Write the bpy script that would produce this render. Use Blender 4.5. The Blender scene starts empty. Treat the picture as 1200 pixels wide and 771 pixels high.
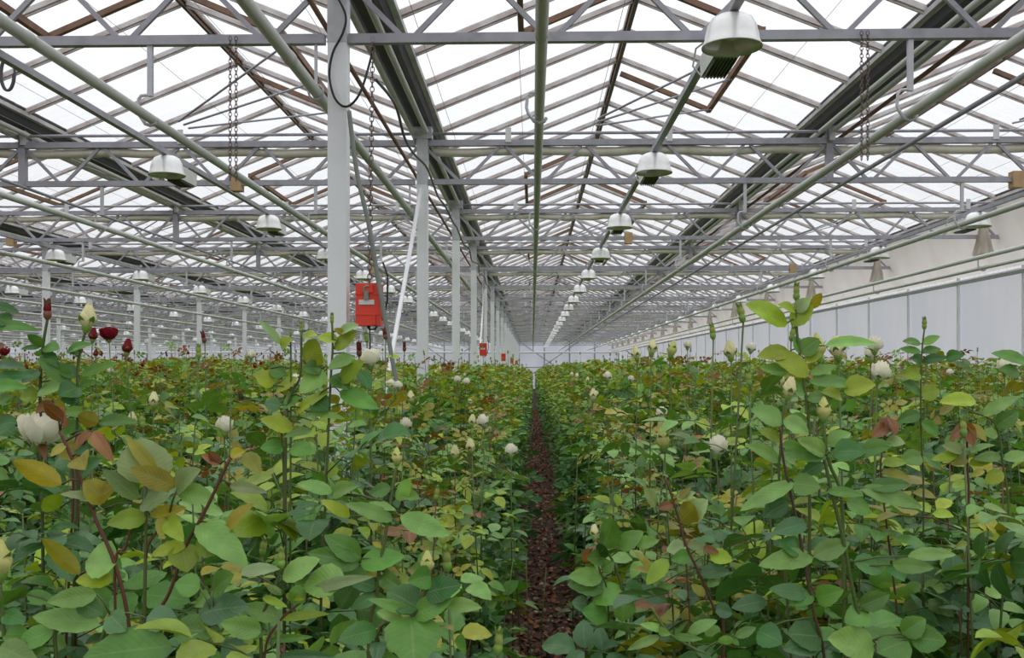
import bpy, math, random
import numpy as np
from mathutils import Vector, Matrix, Euler

# ------------------------------------------------------------------ camera, sky, exposure
SC = bpy.context.scene
COL = SC.collection
E = 1.70                      # eye height
F = 1040.0                    # focal length in pixels of the 1200 px wide frame
HOR = 432.0                   # horizon row
YAW = math.atan(24.0 / F)
cam_d = bpy.data.cameras.new('camera')
cam = bpy.data.objects.new('camera', cam_d)
COL.objects.link(cam)
cam.location = (0, 0, E)
cam.rotation_euler = (math.pi / 2, 0, YAW)
cam_d.sensor_width = 36.0
cam_d.lens = F / 1200 * 36.0
cam_d.shift_y = (HOR - 385.5) / 1200
cam_d.clip_start = 0.05
cam_d.clip_end = 400
SC.camera = cam

world = bpy.data.worlds.new('overcast_sky')
SC.world = world
world.use_nodes = True
wt = world.node_tree
wn = wt.nodes
# overcast sky: brightest at the zenith, falling towards the horizon, dull ground below it
w_tc = wn.new('ShaderNodeTexCoord')
w_sp = wn.new('ShaderNodeSeparateXYZ')
wt.links.new(w_tc.outputs['Generated'], w_sp.inputs['Vector'])
w_mr = wn.new('ShaderNodeMapRange')
w_mr.inputs['From Min'].default_value = 0.0
w_mr.inputs['From Max'].default_value = 1.0
w_mr.inputs['To Min'].default_value = 0.66
w_mr.inputs['To Max'].default_value = 2.05
wt.links.new(w_sp.outputs['Z'], w_mr.inputs['Value'])
w_gt = wn.new('ShaderNodeMath'); w_gt.operation = 'GREATER_THAN'; w_gt.inputs[1].default_value = -0.01
wt.links.new(w_sp.outputs['Z'], w_gt.inputs[0])
w_mx = wn.new('ShaderNodeMix'); w_mx.data_type = 'FLOAT'
w_mx.inputs['A'].default_value = 0.25
wt.links.new(w_gt.outputs[0], w_mx.inputs['Factor'])
wt.links.new(w_mr.outputs['Result'], w_mx.inputs['B'])
wn['Background'].inputs['Color'].default_value = (0.965, 0.975, 1.0, 1)
wt.links.new(w_mx.outputs['Result'], wn['Background'].inputs['Strength'])

SC.view_settings.view_transform = 'Standard'
SC.view_settings.look = 'None'
SC.view_settings.gamma = 1
SC.view_settings.use_curve_mapping = False
SC.view_settings.exposure = 0.02
try:
    SC.cycles.use_denoising = True
    SC.cycles.max_bounces = 9
    SC.cycles.diffuse_bounces = 4
    SC.cycles.glossy_bounces = 3
    SC.cycles.transmission_bounces = 6
    SC.cycles.transparent_max_bounces = 24
    SC.cycles.caustics_reflective = False
    SC.cycles.caustics_refractive = False
except Exception:
    pass

RNG = random.Random(7)
NR = np.random.default_rng(11)
CY, SY = math.cos(YAW), math.sin(YAW)


def P(px, py, d):
    """photo pixel at distance d along the aisle -> world point"""
    x = (px - 600.0) / F
    z = (HOR - py) / F
    X = x * CY - SY
    Y = x * SY + CY
    k = d / Y
    return Vector((X * k, d, E + z * k))


def pix(X, Y, Z):
    xc = X * CY + Y * SY
    yc = -X * SY + Y * CY
    if yc < 0.05:
        return None
    return 600 + F * xc / yc, HOR - F * (Z - E) / yc, yc


# ------------------------------------------------------------------ materials
def new_mat(name):
    m = bpy.data.materials.new(name)
    m.use_nodes = True
    nt = m.node_tree
    return m, nt, nt.nodes['Principled BSDF'], nt.nodes['Material Output']


def plain(name, col, rough=0.5, metal=0.0, var=0.0, var_col=None, scale=6.0, spec=0.4, bump=0.0):
    m, nt, b, o = new_mat(name)
    b.inputs['Roughness'].default_value = rough
    b.inputs['Metallic'].default_value = metal
    b.inputs['Specular IOR Level'].default_value = spec
    if var_col is None:
        var_col = tuple(c * 0.7 for c in col)
    tc = nt.nodes.new('ShaderNodeTexCoord')
    nz = nt.nodes.new('ShaderNodeTexNoise')
    nz.inputs['Scale'].default_value = scale
    nz.inputs['Detail'].default_value = 4
    nt.links.new(tc.outputs['Object'], nz.inputs['Vector'])
    mr = nt.nodes.new('ShaderNodeMapRange')
    mr.inputs['From Min'].default_value = 0.42
    mr.inputs['From Max'].default_value = 0.72
    mr.inputs['To Max'].default_value = var
    nt.links.new(nz.outputs['Fac'], mr.inputs['Value'])
    mx = nt.nodes.new('ShaderNodeMix')
    mx.data_type = 'RGBA'
    mx.inputs['A'].default_value = (*col, 1)
    mx.inputs['B'].default_value = (*var_col, 1)
    nt.links.new(mr.outputs['Result'], mx.inputs['Factor'])
    nt.links.new(mx.outputs['Result'], b.inputs['Base Color'])
    if bump:
        bp = nt.nodes.new('ShaderNodeBump')
        bp.inputs['Strength'].default_value = bump
        nt.links.new(nz.outputs['Fac'], bp.inputs['Height'])
        nt.links.new(bp.outputs['Normal'], b.inputs['Normal'])
    return m


M = {}
M['galv'] = plain('galvanised_steel', (0.40, 0.395, 0.44), 0.5, 0.1, 0.7, (0.27, 0.265, 0.31), 9)
M['galv_light'] = plain('light_galvanised_steel', (0.60, 0.61, 0.64), 0.5, 0.1, 0.6, (0.44, 0.44, 0.48), 14)
M['white'] = plain('white_column_paint', (0.87, 0.885, 0.91), 0.5, 0, 0.35, (0.76, 0.78, 0.81), 5)
M['whitepipe'] = plain('white_plastic_pipe', (0.86, 0.87, 0.88), 0.4, 0, 0.3, (0.72, 0.72, 0.72), 5)
M['heat'] = plain('grey_green_heating_pipe_paint', (0.62, 0.64, 0.60), 0.4, 0.05, 0.45, (0.50, 0.52, 0.47), 4)
M['bar'] = plain('aluminium_glazing_bar', (0.66, 0.62, 0.62), 0.5, 0.05, 0.8, (0.42, 0.33, 0.29), 5)
M['rust'] = plain('rusty_steel', (0.26, 0.15, 0.10), 0.75, 0.05, 0.9, (0.17, 0.10, 0.07), 8, bump=0.2)
M['ridge'] = plain('stained_ridge_steel', (0.16, 0.115, 0.10), 0.6, 0.2, 0.9, (0.25, 0.15, 0.09), 4)
M['gutter'] = plain('dark_gutter_steel', (0.075, 0.075, 0.085), 0.6, 0.2, 0.8, (0.13, 0.10, 0.09), 3)
M['rim'] = plain('gutter_rim_aluminium', (0.58, 0.57, 0.58), 0.5, 0.05, 0.7, (0.36, 0.29, 0.26), 5)
M['bundle'] = plain('cream_folded_screen_cloth', (0.76, 0.72, 0.62), 0.9, 0, 0.6, (0.58, 0.54, 0.44), 7, spec=0.1, bump=0.3)
M['clip'] = plain('white_zinc_bracket', (0.70, 0.70, 0.70), 0.5, 0.1, 0.4)
M['refl'] = plain('spun_aluminium_reflector', (0.90, 0.90, 0.885), 0.28, 0.25, 0.3, (0.78, 0.78, 0.76), 6)
M['ballast'] = plain('pale_grey_ballast_housing', (0.76, 0.77, 0.73), 0.45, 0.0, 0.4, (0.64, 0.64, 0.6), 8)
M['fin'] = plain('dark_cooling_fin', (0.09, 0.10, 0.09), 0.5, 0.2, 0.3)
M['bulb'] = plain('lamp_glass', (0.75, 0.77, 0.75), 0.12, 0, 0.0)
M['black'] = plain('black_rubber', (0.025, 0.025, 0.028), 0.55, 0, 0.3)
M['cable'] = plain('grey_cable', (0.13, 0.13, 0.14), 0.5, 0, 0.3)
M['hose'] = plain('grey_green_conduit', (0.24, 0.26, 0.23), 0.5, 0, 0.4)
M['chain'] = plain('rusty_chain_steel', (0.20, 0.14, 0.13), 0.55, 0.5, 0.6, (0.13, 0.06, 0.04), 30)
M['red'] = plain('red_plastic', (0.80, 0.06, 0.03), 0.4, 0, 0.3, (0.66, 0.045, 0.025), 5)
M['redside'] = M['red']
M['plate'] = plain('white_label_plate', (0.70, 0.70, 0.74), 0.4, 0, 0.3)
M['wood'] = plain('tan_wooden_block', (0.50, 0.34, 0.18), 0.8, 0, 0.5, (0.36, 0.22, 0.11), 12)


def cloth_mat(name, col, trans=0.5, scale=1.5, col2=None, lo=0.4, hi=0.7):
    """matt sheet that lets daylight through"""
    m, nt, b, o = new_mat(name)
    nt.nodes.remove(b)
    tc = nt.nodes.new('ShaderNodeTexCoord')
    nz = nt.nodes.new('ShaderNodeTexNoise')
    nz.inputs['Scale'].default_value = scale
    nz.inputs['Detail'].default_value = 5
    mp = nt.nodes.new('ShaderNodeMapping')
    mp.inputs['Scale'].default_value = (1, 1, 0.35)
    nt.links.new(tc.outputs['Object'], mp.inputs['Vector'])
    nt.links.new(mp.outputs['Vector'], nz.inputs['Vector'])
    mr = nt.nodes.new('ShaderNodeMapRange')
    mr.inputs['From Min'].default_value = lo
    mr.inputs['From Max'].default_value = hi
    nt.links.new(nz.outputs['Fac'], mr.inputs['Value'])
    mx = nt.nodes.new('ShaderNodeMix')
    mx.data_type = 'RGBA'
    mx.inputs['A'].default_value = (*col, 1)
    mx.inputs['B'].default_value = (*(col2 or tuple(c * 0.85 for c in col)), 1)
    nt.links.new(mr.outputs['Result'], mx.inputs['Factor'])
    d = nt.nodes.new('ShaderNodeBsdfDiffuse')
    t = nt.nodes.new('ShaderNodeBsdfTranslucent')
    nt.links.new(mx.outputs['Result'], d.inputs['Color'])
    nt.links.new(mx.outputs['Result'], t.inputs['Color'])
    ms = nt.nodes.new('ShaderNodeMixShader')
    ms.inputs['Fac'].default_value = trans
    nt.links.new(d.outputs['BSDF'], ms.inputs[1])
    nt.links.new(t.outputs['BSDF'], ms.inputs[2])
    nt.links.new(ms.outputs['Shader'], o.inputs['Surface'])
    return m


M['film'] = cloth_mat('white_wall_film', (0.90, 0.915, 0.955), 0.62, 0.8, (0.80, 0.83, 0.89))
M['backfilm'] = cloth_mat('white_end_wall_sheet', (0.90, 0.92, 0.96), 0.75, 0.5)
M['cream'] = cloth_mat('cream_side_screen', (0.93, 0.88, 0.83), 0.72, 2.0, (0.85, 0.78, 0.71))
M['gather'] = cloth_mat('gathered_cream_screen', (0.74, 0.68, 0.60), 0.5, 9.0, (0.56, 0.50, 0.43))


def glass_mat():
    m, nt, b, o = new_mat('dusty_roof_glass')
    nt.nodes.remove(b)
    tc = nt.nodes.new('ShaderNodeTexCoord')
    geo = nt.nodes.new('ShaderNodeNewGeometry')
    mp = nt.nodes.new('ShaderNodeMapping')
    mp.inputs['Scale'].default_value = (1.2, 5.0, 1.2)
    nt.links.new(geo.outputs['Position'], mp.inputs['Vector'])
    nz = nt.nodes.new('ShaderNodeTexNoise')
    nz.inputs['Scale'].default_value = 2.6
    nz.inputs['Detail'].default_value = 8
    nz.inputs['Roughness'].default_value = 0.72
    nt.links.new(mp.outputs['Vector'], nz.inputs['Vector'])
    mr = nt.nodes.new('ShaderNodeMapRange')
    mr.inputs['From Min'].default_value = 0.45
    mr.inputs['From Max'].default_value = 0.75
    mr.inputs['To Min'].default_value = 0.05
    mr.inputs['To Max'].default_value = 0.25
    nt.links.new(nz.outputs['Fac'], mr.inputs['Value'])
    tr = nt.nodes.new('ShaderNodeBsdfTransparent')
    tr.inputs['Color'].default_value = (0.96, 0.966, 0.97, 1)
    tl = nt.nodes.new('ShaderNodeBsdfTranslucent')
    tl.inputs['Color'].default_value = (0.86, 0.86, 0.87, 1)
    ms = nt.nodes.new('ShaderNodeMixShader')
    nt.links.new(mr.outputs['Result'], ms.inputs['Fac'])
    nt.links.new(tr.outputs['BSDF'], ms.inputs[1])
    nt.links.new(tl.outputs['BSDF'], ms.inputs[2])
    nt.links.new(ms.outputs['Shader'], o.inputs['Surface'])
    return m


M['glass'] = glass_mat()


def soil_mat():
    m, nt, b, o = new_mat('dark_soil_with_leaf_mould')
    tc = nt.nodes.new('ShaderNodeTexCoord')
    vo = nt.nodes.new('ShaderNodeTexVoronoi')
    vo.inputs['Scale'].default_value = 34
    nt.links.new(tc.outputs['Object'], vo.inputs['Vector'])
    nz = nt.nodes.new('ShaderNodeTexNoise')
    nz.inputs['Scale'].default_value = 5
    nz.inputs['Detail'].default_value = 7
    nt.links.new(tc.outputs['Object'], nz.inputs['Vector'])
    cr = nt.nodes.new('ShaderNodeValToRGB')
    cr.color_ramp.elements[0].color = (0.035, 0.022, 0.016, 1)
    cr.color_ramp.elements[1].color = (0.17, 0.085, 0.05, 1)
    nt.links.new(vo.outputs['Color'], cr.inputs['Fac'])
    mx = nt.nodes.new('ShaderNodeMix')
    mx.data_type = 'RGBA'
    nt.links.new(nz.outputs['Fac'], mx.inputs['Factor'])
    nt.links.new(cr.outputs['Color'], mx.inputs['A'])
    mx.inputs['B'].default_value = (0.07, 0.045, 0.035, 1)
    nt.links.new(mx.outputs['Result'], b.inputs['Base Color'])
    b.inputs['Roughness'].default_value = 0.9
    bp = nt.nodes.new('ShaderNodeBump')
    bp.inputs['Strength'].default_value = 0.6
    bp.inputs['Distance'].default_value = 0.02
    nt.links.new(vo.outputs['Distance'], bp.inputs['Height'])
    nt.links.new(bp.outputs['Normal'], b.inputs['Normal'])
    return m


M['soil'] = soil_mat()


def leaf_mat(name, rough=0.36, trans=0.22, jitter=0.28, veins=True, spec=0.42, through=(1.5, 1.35, 0.55)):
    """colour comes from the 'tint' attribute (kind and age of the leaf); UV draws midrib and veins"""
    m, nt, b, o = new_mat(name)
    at = nt.nodes.new('ShaderNodeAttribute')
    at.attribute_name = 'tint'
    oi = nt.nodes.new('ShaderNodeObjectInfo')
    hs = nt.nodes.new('ShaderNodeHueSaturation')
    mr = nt.nodes.new('ShaderNodeMapRange')
    mr.inputs['To Min'].default_value = 1 - jitter
    mr.inputs['To Max'].default_value = 1 + jitter
    nt.links.new(oi.outputs['Random'], mr.inputs['Value'])
    ltc = nt.nodes.new('ShaderNodeTexCoord')
    lnz = nt.nodes.new('ShaderNodeTexNoise')
    lnz.inputs['Scale'].default_value = 38
    lnz.inputs['Detail'].default_value = 5
    nt.links.new(ltc.outputs['Object'], lnz.inputs['Vector'])
    lmr = nt.nodes.new('ShaderNodeMapRange')
    lmr.inputs['From Min'].default_value = 0.3
    lmr.inputs['From Max'].default_value = 0.7
    lmr.inputs['To Min'].default_value = 0.80 if veins else 0.94
    lmr.inputs['To Max'].default_value = 1.14 if veins else 1.04
    nt.links.new(lnz.outputs['Fac'], lmr.inputs['Value'])
    lml = nt.nodes.new('ShaderNodeMath'); lml.operation = 'MULTIPLY'
    nt.links.new(mr.outputs['Result'], lml.inputs[0])
    nt.links.new(lmr.outputs['Result'], lml.inputs[1])
    nt.links.new(lml.outputs[0], hs.inputs['Value'])
    nt.links.new(at.outputs['Color'], hs.inputs['Color'])
    col = hs.outputs['Color']
    if veins:
        uv = nt.nodes.new('ShaderNodeUVMap')
        sp = nt.nodes.new('ShaderNodeSeparateXYZ')
        nt.links.new(uv.outputs['UV'], sp.inputs['Vector'])
        a = nt.nodes.new('ShaderNodeMath'); a.operation = 'SUBTRACT'; a.inputs[1].default_value = 0.5
        nt.links.new(sp.outputs['X'], a.inputs[0])
        ab = nt.nodes.new('ShaderNodeMath'); ab.operation = 'ABSOLUTE'
        nt.links.new(a.outputs[0], ab.inputs[0])
        mid = nt.nodes.new('ShaderNodeMapRange')
        mid.inputs['From Min'].default_value = 0.012
        mid.inputs['From Max'].default_value = 0.035
        mid.inputs['To Min'].default_value = 1
        mid.inputs['To Max'].default_value = 0
        nt.links.new(ab.outputs[0], mid.inputs['Value'])
        sl = nt.nodes.new('ShaderNodeMath'); sl.operation = 'MULTIPLY_ADD'
        sl.inputs[1].default_value = -0.55
        nt.links.new(ab.outputs[0], sl.inputs[0])
        nt.links.new(sp.outputs['Y'], sl.inputs[2])
        fr = nt.nodes.new('ShaderNodeMath'); fr.operation = 'MULTIPLY'; fr.inputs[1].default_value = 62
        nt.links.new(sl.outputs[0], fr.inputs[0])
        sn = nt.nodes.new('ShaderNodeMath'); sn.operation = 'SINE'
        nt.links.new(fr.outputs[0], sn.inputs[0])
        vein = nt.nodes.new('ShaderNodeMapRange')
        vein.inputs['From Min'].default_value = 0.75
        vein.inputs['From Max'].default_value = 1.0
        vein.inputs['To Max'].default_value = 0.35
        nt.links.new(sn.outputs[0], vein.inputs['Value'])
        mxm = nt.nodes.new('ShaderNodeMath'); mxm.operation = 'MAXIMUM'
        nt.links.new(mid.outputs['Result'], mxm.inputs[0])
        nt.links.new(vein.outputs['Result'], mxm.inputs[1])
        sc = nt.nodes.new('ShaderNodeMath'); sc.operation = 'MULTIPLY'; sc.inputs[1].default_value = 0.27
        nt.links.new(mxm.outputs[0], sc.inputs[0])
        mx = nt.nodes.new('ShaderNodeMix')
        mx.data_type = 'RGBA'
        nt.links.new(sc.outputs[0], mx.inputs['Factor'])
        nt.links.new(col, mx.inputs['A'])
        mx.inputs['B'].default_value = (0.30, 0.38, 0.14, 1)
        col = mx.outputs['Result']
        bp = nt.nodes.new('ShaderNodeBump')
        bp.inputs['Strength'].default_value = 0.11
        bp.inputs['Distance'].default_value = 0.001
        bp.invert = True
        nt.links.new(sn.outputs[0], bp.inputs['Height'])
        nt.links.new(bp.outputs['Normal'], b.inputs['Normal'])
    nt.links.new(col, b.inputs['Base Color'])
    b.inputs['Roughness'].default_value = rough
    b.inputs['Specular IOR Level'].default_value = spec
    if trans:
        t = nt.nodes.new('ShaderNodeBsdfTranslucent')
        g = nt.nodes.new('ShaderNodeMix')
        g.data_type = 'RGBA'
        g.blend_type = 'MULTIPLY'
        g.inputs['Factor'].default_value = 1
        g.inputs['B'].default_value = (*through, 1)
        nt.links.new(col, g.inputs['A'])
        nt.links.new(g.outputs['Result'], t.inputs['Color'])
        ms = nt.nodes.new('ShaderNodeMixShader')
        ms.inputs['Fac'].default_value = trans
        nt.links.new(b.outputs['BSDF'], ms.inputs[1])
        nt.links.new(t.outputs['BSDF'], ms.inputs[2])
        nt.links.new(ms.outputs['Shader'], o.inputs['Surface'])
    return m


M['leaf'] = leaf_mat('rose_leaf')
M['foliage'] = leaf_mat('massed_rose_foliage', 0.5, 0.24, 0.1, False, 0.3)
M['cane'] = leaf_mat('rose_cane', 0.5, 0, 0.2, False)
M['petal'] = leaf_mat('rose_petal', 0.6, 0.35, 0.04, False, 0.25, (1, 1, 0.93))
M['litter'] = leaf_mat('dry_leaf_litter', 0.8, 0.0, 0.0, False, 0.2)


# ------------------------------------------------------------------ mesh helpers
class MB:
    def __init__(self):
        self.v, self.f, self.m = [], [], []

    def box(self, lo, hi, mi=0):
        x0, y0, z0 = lo; x1, y1, z1 = hi
        self.hexa([(x0, y0, z0), (x1, y0, z0), (x1, y1, z0), (x0, y1, z0),
                   (x0, y0, z1), (x1, y0, z1), (x1, y1, z1), (x0, y1, z1)], mi)

    def hexa(self, p, mi=0):
        n = len(self.v)
        self.v += [tuple(q) for q in p]
        for f in ((0, 3, 2, 1), (4, 5, 6, 7), (0, 1, 5, 4), (1, 2, 6, 5), (2, 3, 7, 6), (3, 0, 4, 7)):
            self.f.append(tuple(n + i for i in f)); self.m.append(mi)

    def beam(self, a, b, w, h, up=(0, 0, 1), mi=0):
        a, b = Vector(a), Vector(b)
        t = (b - a).normalized()
        s = t.cross(Vector(up))
        if s.length < 1e-4:
            s = t.cross(Vector((1, 0, 0)))
        s.normalize()
        u = s.cross(t).normalized()
        s *= w / 2; u *= h / 2
        self.hexa([a - s - u, a + s - u, b + s - u, b - s - u, a - s + u, a + s + u, b + s + u, b - s + u], mi)

    def tube(self, pts, r, n=8, cap=True, mi=0, rs=None):
        pts = [Vector(p) for p in pts]
        base = len(self.v)
        k = len(pts)
        prev = None
        for i, p in enumerate(pts):
            t = (pts[min(i + 1, k - 1)] - pts[max(i - 1, 0)]).normalized()
            if prev is None:
                s = t.cross(Vector((0, 0, 1)))
                if s.length < 1e-3:
                    s = t.cross(Vector((1, 0, 0)))
            else:
                s = prev - t * prev.dot(t)
            s.normalize(); prev = s
            u = t.cross(s)
            rr = rs[i] if rs else r
            for j in range(n):
                a = 2 * math.pi * j / n
                self.v.append(tuple(p + s * (rr * math.cos(a)) + u * (rr * math.sin(a))))
        for i in range(k - 1):
            for j in range(n):
                a = base + i * n + j; b = base + i * n + (j + 1) % n
                self.f.append((a, b, b + n, a + n)); self.m.append(mi)
        if cap:
            self.f.append(tuple(base + j for j in range(n))[::-1]); self.m.append(mi)
            self.f.append(tuple(base + (k - 1) * n + j for j in range(n))); self.m.append(mi)

    def lathe(self, prof, n=16, c=(0, 0, 0), sx=1, sy=1, mi=0):
        base = len(self.v)
        for r, z in prof:
            for j in range(n):
                a = 2 * math.pi * j / n
                self.v.append((c[0] + r * sx * math.cos(a), c[1] + r * sy * math.sin(a), c[2] + z))
        for i in range(len(prof) - 1):
            for j in range(n):
                a = base + i * n + j; b = base + i * n + (j + 1) % n
                self.f.append((a, b, b + n, a + n)); self.m.append(mi)

    def grid(self, rows, mi=0):
        base = len(self.v)
        nc = len(rows[0])
        for r in rows:
            self.v += [tuple(p) for p in r]
        for i in range(len(rows) - 1):
            for j in range(nc - 1):
                a = base + i * nc + j
                self.f.append((a, a + 1, a + nc + 1, a + nc)); self.m.append(mi)

    def mesh(self, name, mats, smooth=False):
        me = bpy.data.meshes.new(name)
        me.from_pydata(self.v, [], self.f)
        if not isinstance(mats, (list, tuple)):
            mats = [mats]
        for m in mats:
            me.materials.append(m)
        if len(mats) > 1:
            me.polygons.foreach_set('material_index', self.m)
        if smooth:
            me.polygons.foreach_set('use_smooth', [True] * len(me.polygons))
        me.update()
        return me


def link(name, data, parent=None, loc=None, mat=None):
    o = bpy.data.objects.new(name, data)
    COL.objects.link(o)
    if parent is not None:
        o.parent = parent
    if mat is not None:
        o.matrix_local = mat
    elif loc is not None:
        o.location = loc
    return o


def tag(o, label, cat=None, group=None, kind=None):
    o['label'] = label
    if cat: o['category'] = cat
    if group: o['group'] = group
    if kind: o['kind'] = kind
    return o


def thing(name, label, cat, loc=(0, 0, 0), group=None, rz=0, kind=None):
    o = link(name, None, loc=loc)
    o.rotation_euler = (0, 0, rz)
    o.empty_display_size = 0.1
    return tag(o, label, cat, group, kind)


# ------------------------------------------------------------------ layout numbers
BAY = 4.2                                   # roof width
GX = [-1.15 + BAY * k for k in range(-11, 3)]   # gutter lines, the last one is the side wall
WALLX = GX[-1]
S = 4.0                                     # truss spacing
D1 = 5.20
TY = [D1 + S * i for i in range(18)]        # truss rows
YB = TY[-1] + 1.2                           # end wall
YF = -3.0                                   # roof begins behind the camera
ZG = E + 2.50                               # gutter underside
ZT = E + 2.34                               # truss top chord
ZL = E + 1.94                               # truss bottom chord
RISE = 0.84
ZR = ZG + 0.10 + RISE
SPAN = 2 * BAY


ORD = ['first', 'second', 'third', 'fourth', 'fifth', 'sixth', 'seventh', 'eighth', 'ninth', 'tenth', 'eleventh', 'twelfth']


def level(y):
    """which column of the row beside the path something is level with"""
    i = int(round((y - D1) / S))
    if i < 0: return 'before the first column'
    return 'abreast of the %s column' % ORD[i] if i < 12 else 'by the far columns'


# ------------------------------------------------------------------ floor
mb = MB()
mb.v = [(-60, -12, 0), (20, -12, 0), (20, 100, 0), (-60, 100, 0)]
mb.f = [(0, 1, 2, 3)]; mb.m = [0]
fl = link('floor', mb.mesh('floor', M['soil']))
tag(fl, 'dark brown soil floor of the greenhouse under the rose beds', 'floor', kind='structure')

# ------------------------------------------------------------------ roof
ceil = link('ceiling', None)
tag(ceil, 'glass greenhouse roof of low ridges on aluminium glazing bars', 'roof', kind='structure')
PW = 0.8
slope_len = math.hypot(BAY / 2, RISE)


def slab(p00, p10, p11, p01, t, mb):
    """thin slab from four corners, thickness t downwards"""
    n = (Vector(p10) - Vector(p00)).cross(Vector(p01) - Vector(p00)).normalized() * t
    if n.z > 0: n = -n
    lo = [Vector(p) + n for p in (p00, p10, p11, p01)]
    mb.hexa(lo + [Vector(p) for p in (p00, p10, p11, p01)])


cells = []
ny = int((YB - YF) / PW)
for bi in range(len(GX) - 1):
    for side in (-1, 1):
        for j in range(ny):
            y = YF + j * PW
            xm = GX[bi] + BAY / 2 + side * BAY / 4
            q = pix(xm, y + PW / 2, ZG + 0.1 + RISE / 2)
            sc = 0
            if q and -250 < q[0] < 1450 and -260 < q[1] < HOR:
                sc = 1.0 / q[2]
            cells.append((sc, bi, side, y))
cells.sort(key=lambda c: -c[0])
# shared pane meshes, one for each slope, built around the gutter corner
pane_me, bar_me = {}, {}
for side in (-1, 1):
    mb = MB()
    xg, xr = -side * -BAY / 2, 0.0           # local: ridge at x=0, gutter at side*BAY/2
    xg = side * BAY / 2
    ins = 0.02
    zf = lambda x: RISE * (1 - abs(x) / (BAY / 2))
    xa, xb = side * 0.03, side * (BAY / 2 - 0.09)
    slab((xa, ins, zf(xa)), (xb, ins, zf(xb)), (xb, PW - ins, zf(xb)), (xa, PW - ins, zf(xa)), 0.004, mb)
    pane_me[side] = mb.mesh('pane', M['glass'])
    mb = MB()
    a = Vector((xa, 0, zf(xa) - 0.018)); b = Vector((xb, 0, zf(xb) - 0.018))
    mb.beam(a, b, 0.042, 0.045)
    mb.beam(a + Vector((0, 0, -0.028)), b + Vector((0, 0, -0.028)), 0.014, 0.03)
    bar_me[side] = mb.mesh('glazing_bar', M['bar'])


def join_copies(items, name, mat, parent):
    V, Fc, off = [], [], 0
    for me, (x, y, z) in items:
        n = len(me.vertices)
        co = np.empty(n * 3, np.float32); me.vertices.foreach_get('co', co)
        co = co.reshape(-1, 3) + np.array((x, y, z), np.float32)
        V.append(co)
        fc = np.empty(len(me.polygons) * 4, np.int32); me.polygons.foreach_get('vertices', fc)
        Fc.append(fc.reshape(-1, 4) + off)
        off += n
    me2 = np_mesh(name, np.concatenate(V), np.concatenate(Fc), mat)
    o = link(name, me2, parent)
    o['kind'] = 'stuff'
    return o


def np_mesh(name, V, Q, mats, tint=None, midx=None, smooth=False):
    """mesh from numpy vertex and face arrays (all faces with the same number of corners)"""
    me = bpy.data.meshes.new(name)
    nf, k = Q.shape
    me.vertices.add(len(V)); me.vertices.foreach_set('co', np.ascontiguousarray(V, np.float32).ravel())
    me.loops.add(nf * k); me.loops.foreach_set('vertex_index', np.ascontiguousarray(Q, np.int32).ravel())
    me.polygons.add(nf)
    me.polygons.foreach_set('loop_start', np.arange(0, nf * k, k, dtype=np.int32))
    if not isinstance(mats, (list, tuple)):
        mats = [mats]
    for m in mats: me.materials.append(m)
    if midx is not None:
        me.polygons.foreach_set('material_index', midx)
    if smooth:
        me.polygons.foreach_set('use_smooth', np.ones(nf, bool))
    me.update(calc_edges=True)
    if tint is not None:
        at = me.attributes.new('tint', 'FLOAT_COLOR', 'POINT')
        c = np.ones((len(V), 4), np.float32); c[:, :3] = tint
        at.data.foreach_set('color', c.ravel())
    me.validate()
    return me


rest_p, rest_b = [], []
for i, (sc, bi, side, y) in enumerate(cells):
    loc = (GX[bi] + BAY / 2, y, ZG + 0.10)
    if i < 300 and sc > 0:
        link('pane', pane_me[side], ceil, loc)
        link('glazing_bar', bar_me[side], ceil, loc)
    else:
        rest_p.append((pane_me[side], loc)); rest_b.append((bar_me[side], loc))
join_copies(rest_p, 'distant_panes', M['glass'], ceil)
join_copies(rest_b, 'distant_glazing_bars', M['bar'], ceil)

# ridge beams and gutters run the whole length
mb = MB()
mb.beam((0, YF, 0), (0, YB, 0), 0.07, 0.06)
mb.beam((0, YF, -0.045), (0, YB, -0.045), 0.03, 0.04)
ridge_me = mb.mesh('ridge_beam', M['ridge'])
mb = MB()
rows = []
for y in (YF, YB):
    rows.append([(-0.16, y, 0.17), (-0.10, y, 0.02), (-0.07, y, 0), (0.07, y, 0), (0.10, y, 0.02), (0.16, y, 0.17)])
mb.grid(rows)
for s in (-1, 1):
    mb.box((min(s * 0.125, s * 0.175), YF, 0.085), (max(s * 0.125, s * 0.175), YB, 0.125), 1)
gut_me = mb.mesh('gutter', [M['gutter'], M['rim']])
mb = MB()
mb.tube([(0, YF, 0), (0, YB, 0)], 0.026, 10)
drain_me = mb.mesh('condensate_pipe', M['heat'], True)
for bi, gx in enumerate(GX):
    g = link('gutter', gut_me, ceil, (gx, 0, ZG))
    if bi > 0 and bi < len(GX) - 1:
        link('condensate_pipe', drain_me, g, (0.05, 0, -0.05))
        link('condensate_pipe', drain_me, g, (-0.09, 0, -0.06))
    if bi < len(GX) - 1:
        link('ridge_beam', ridge_me, ceil, (gx + BAY / 2, 0, ZR - 0.01))

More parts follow.
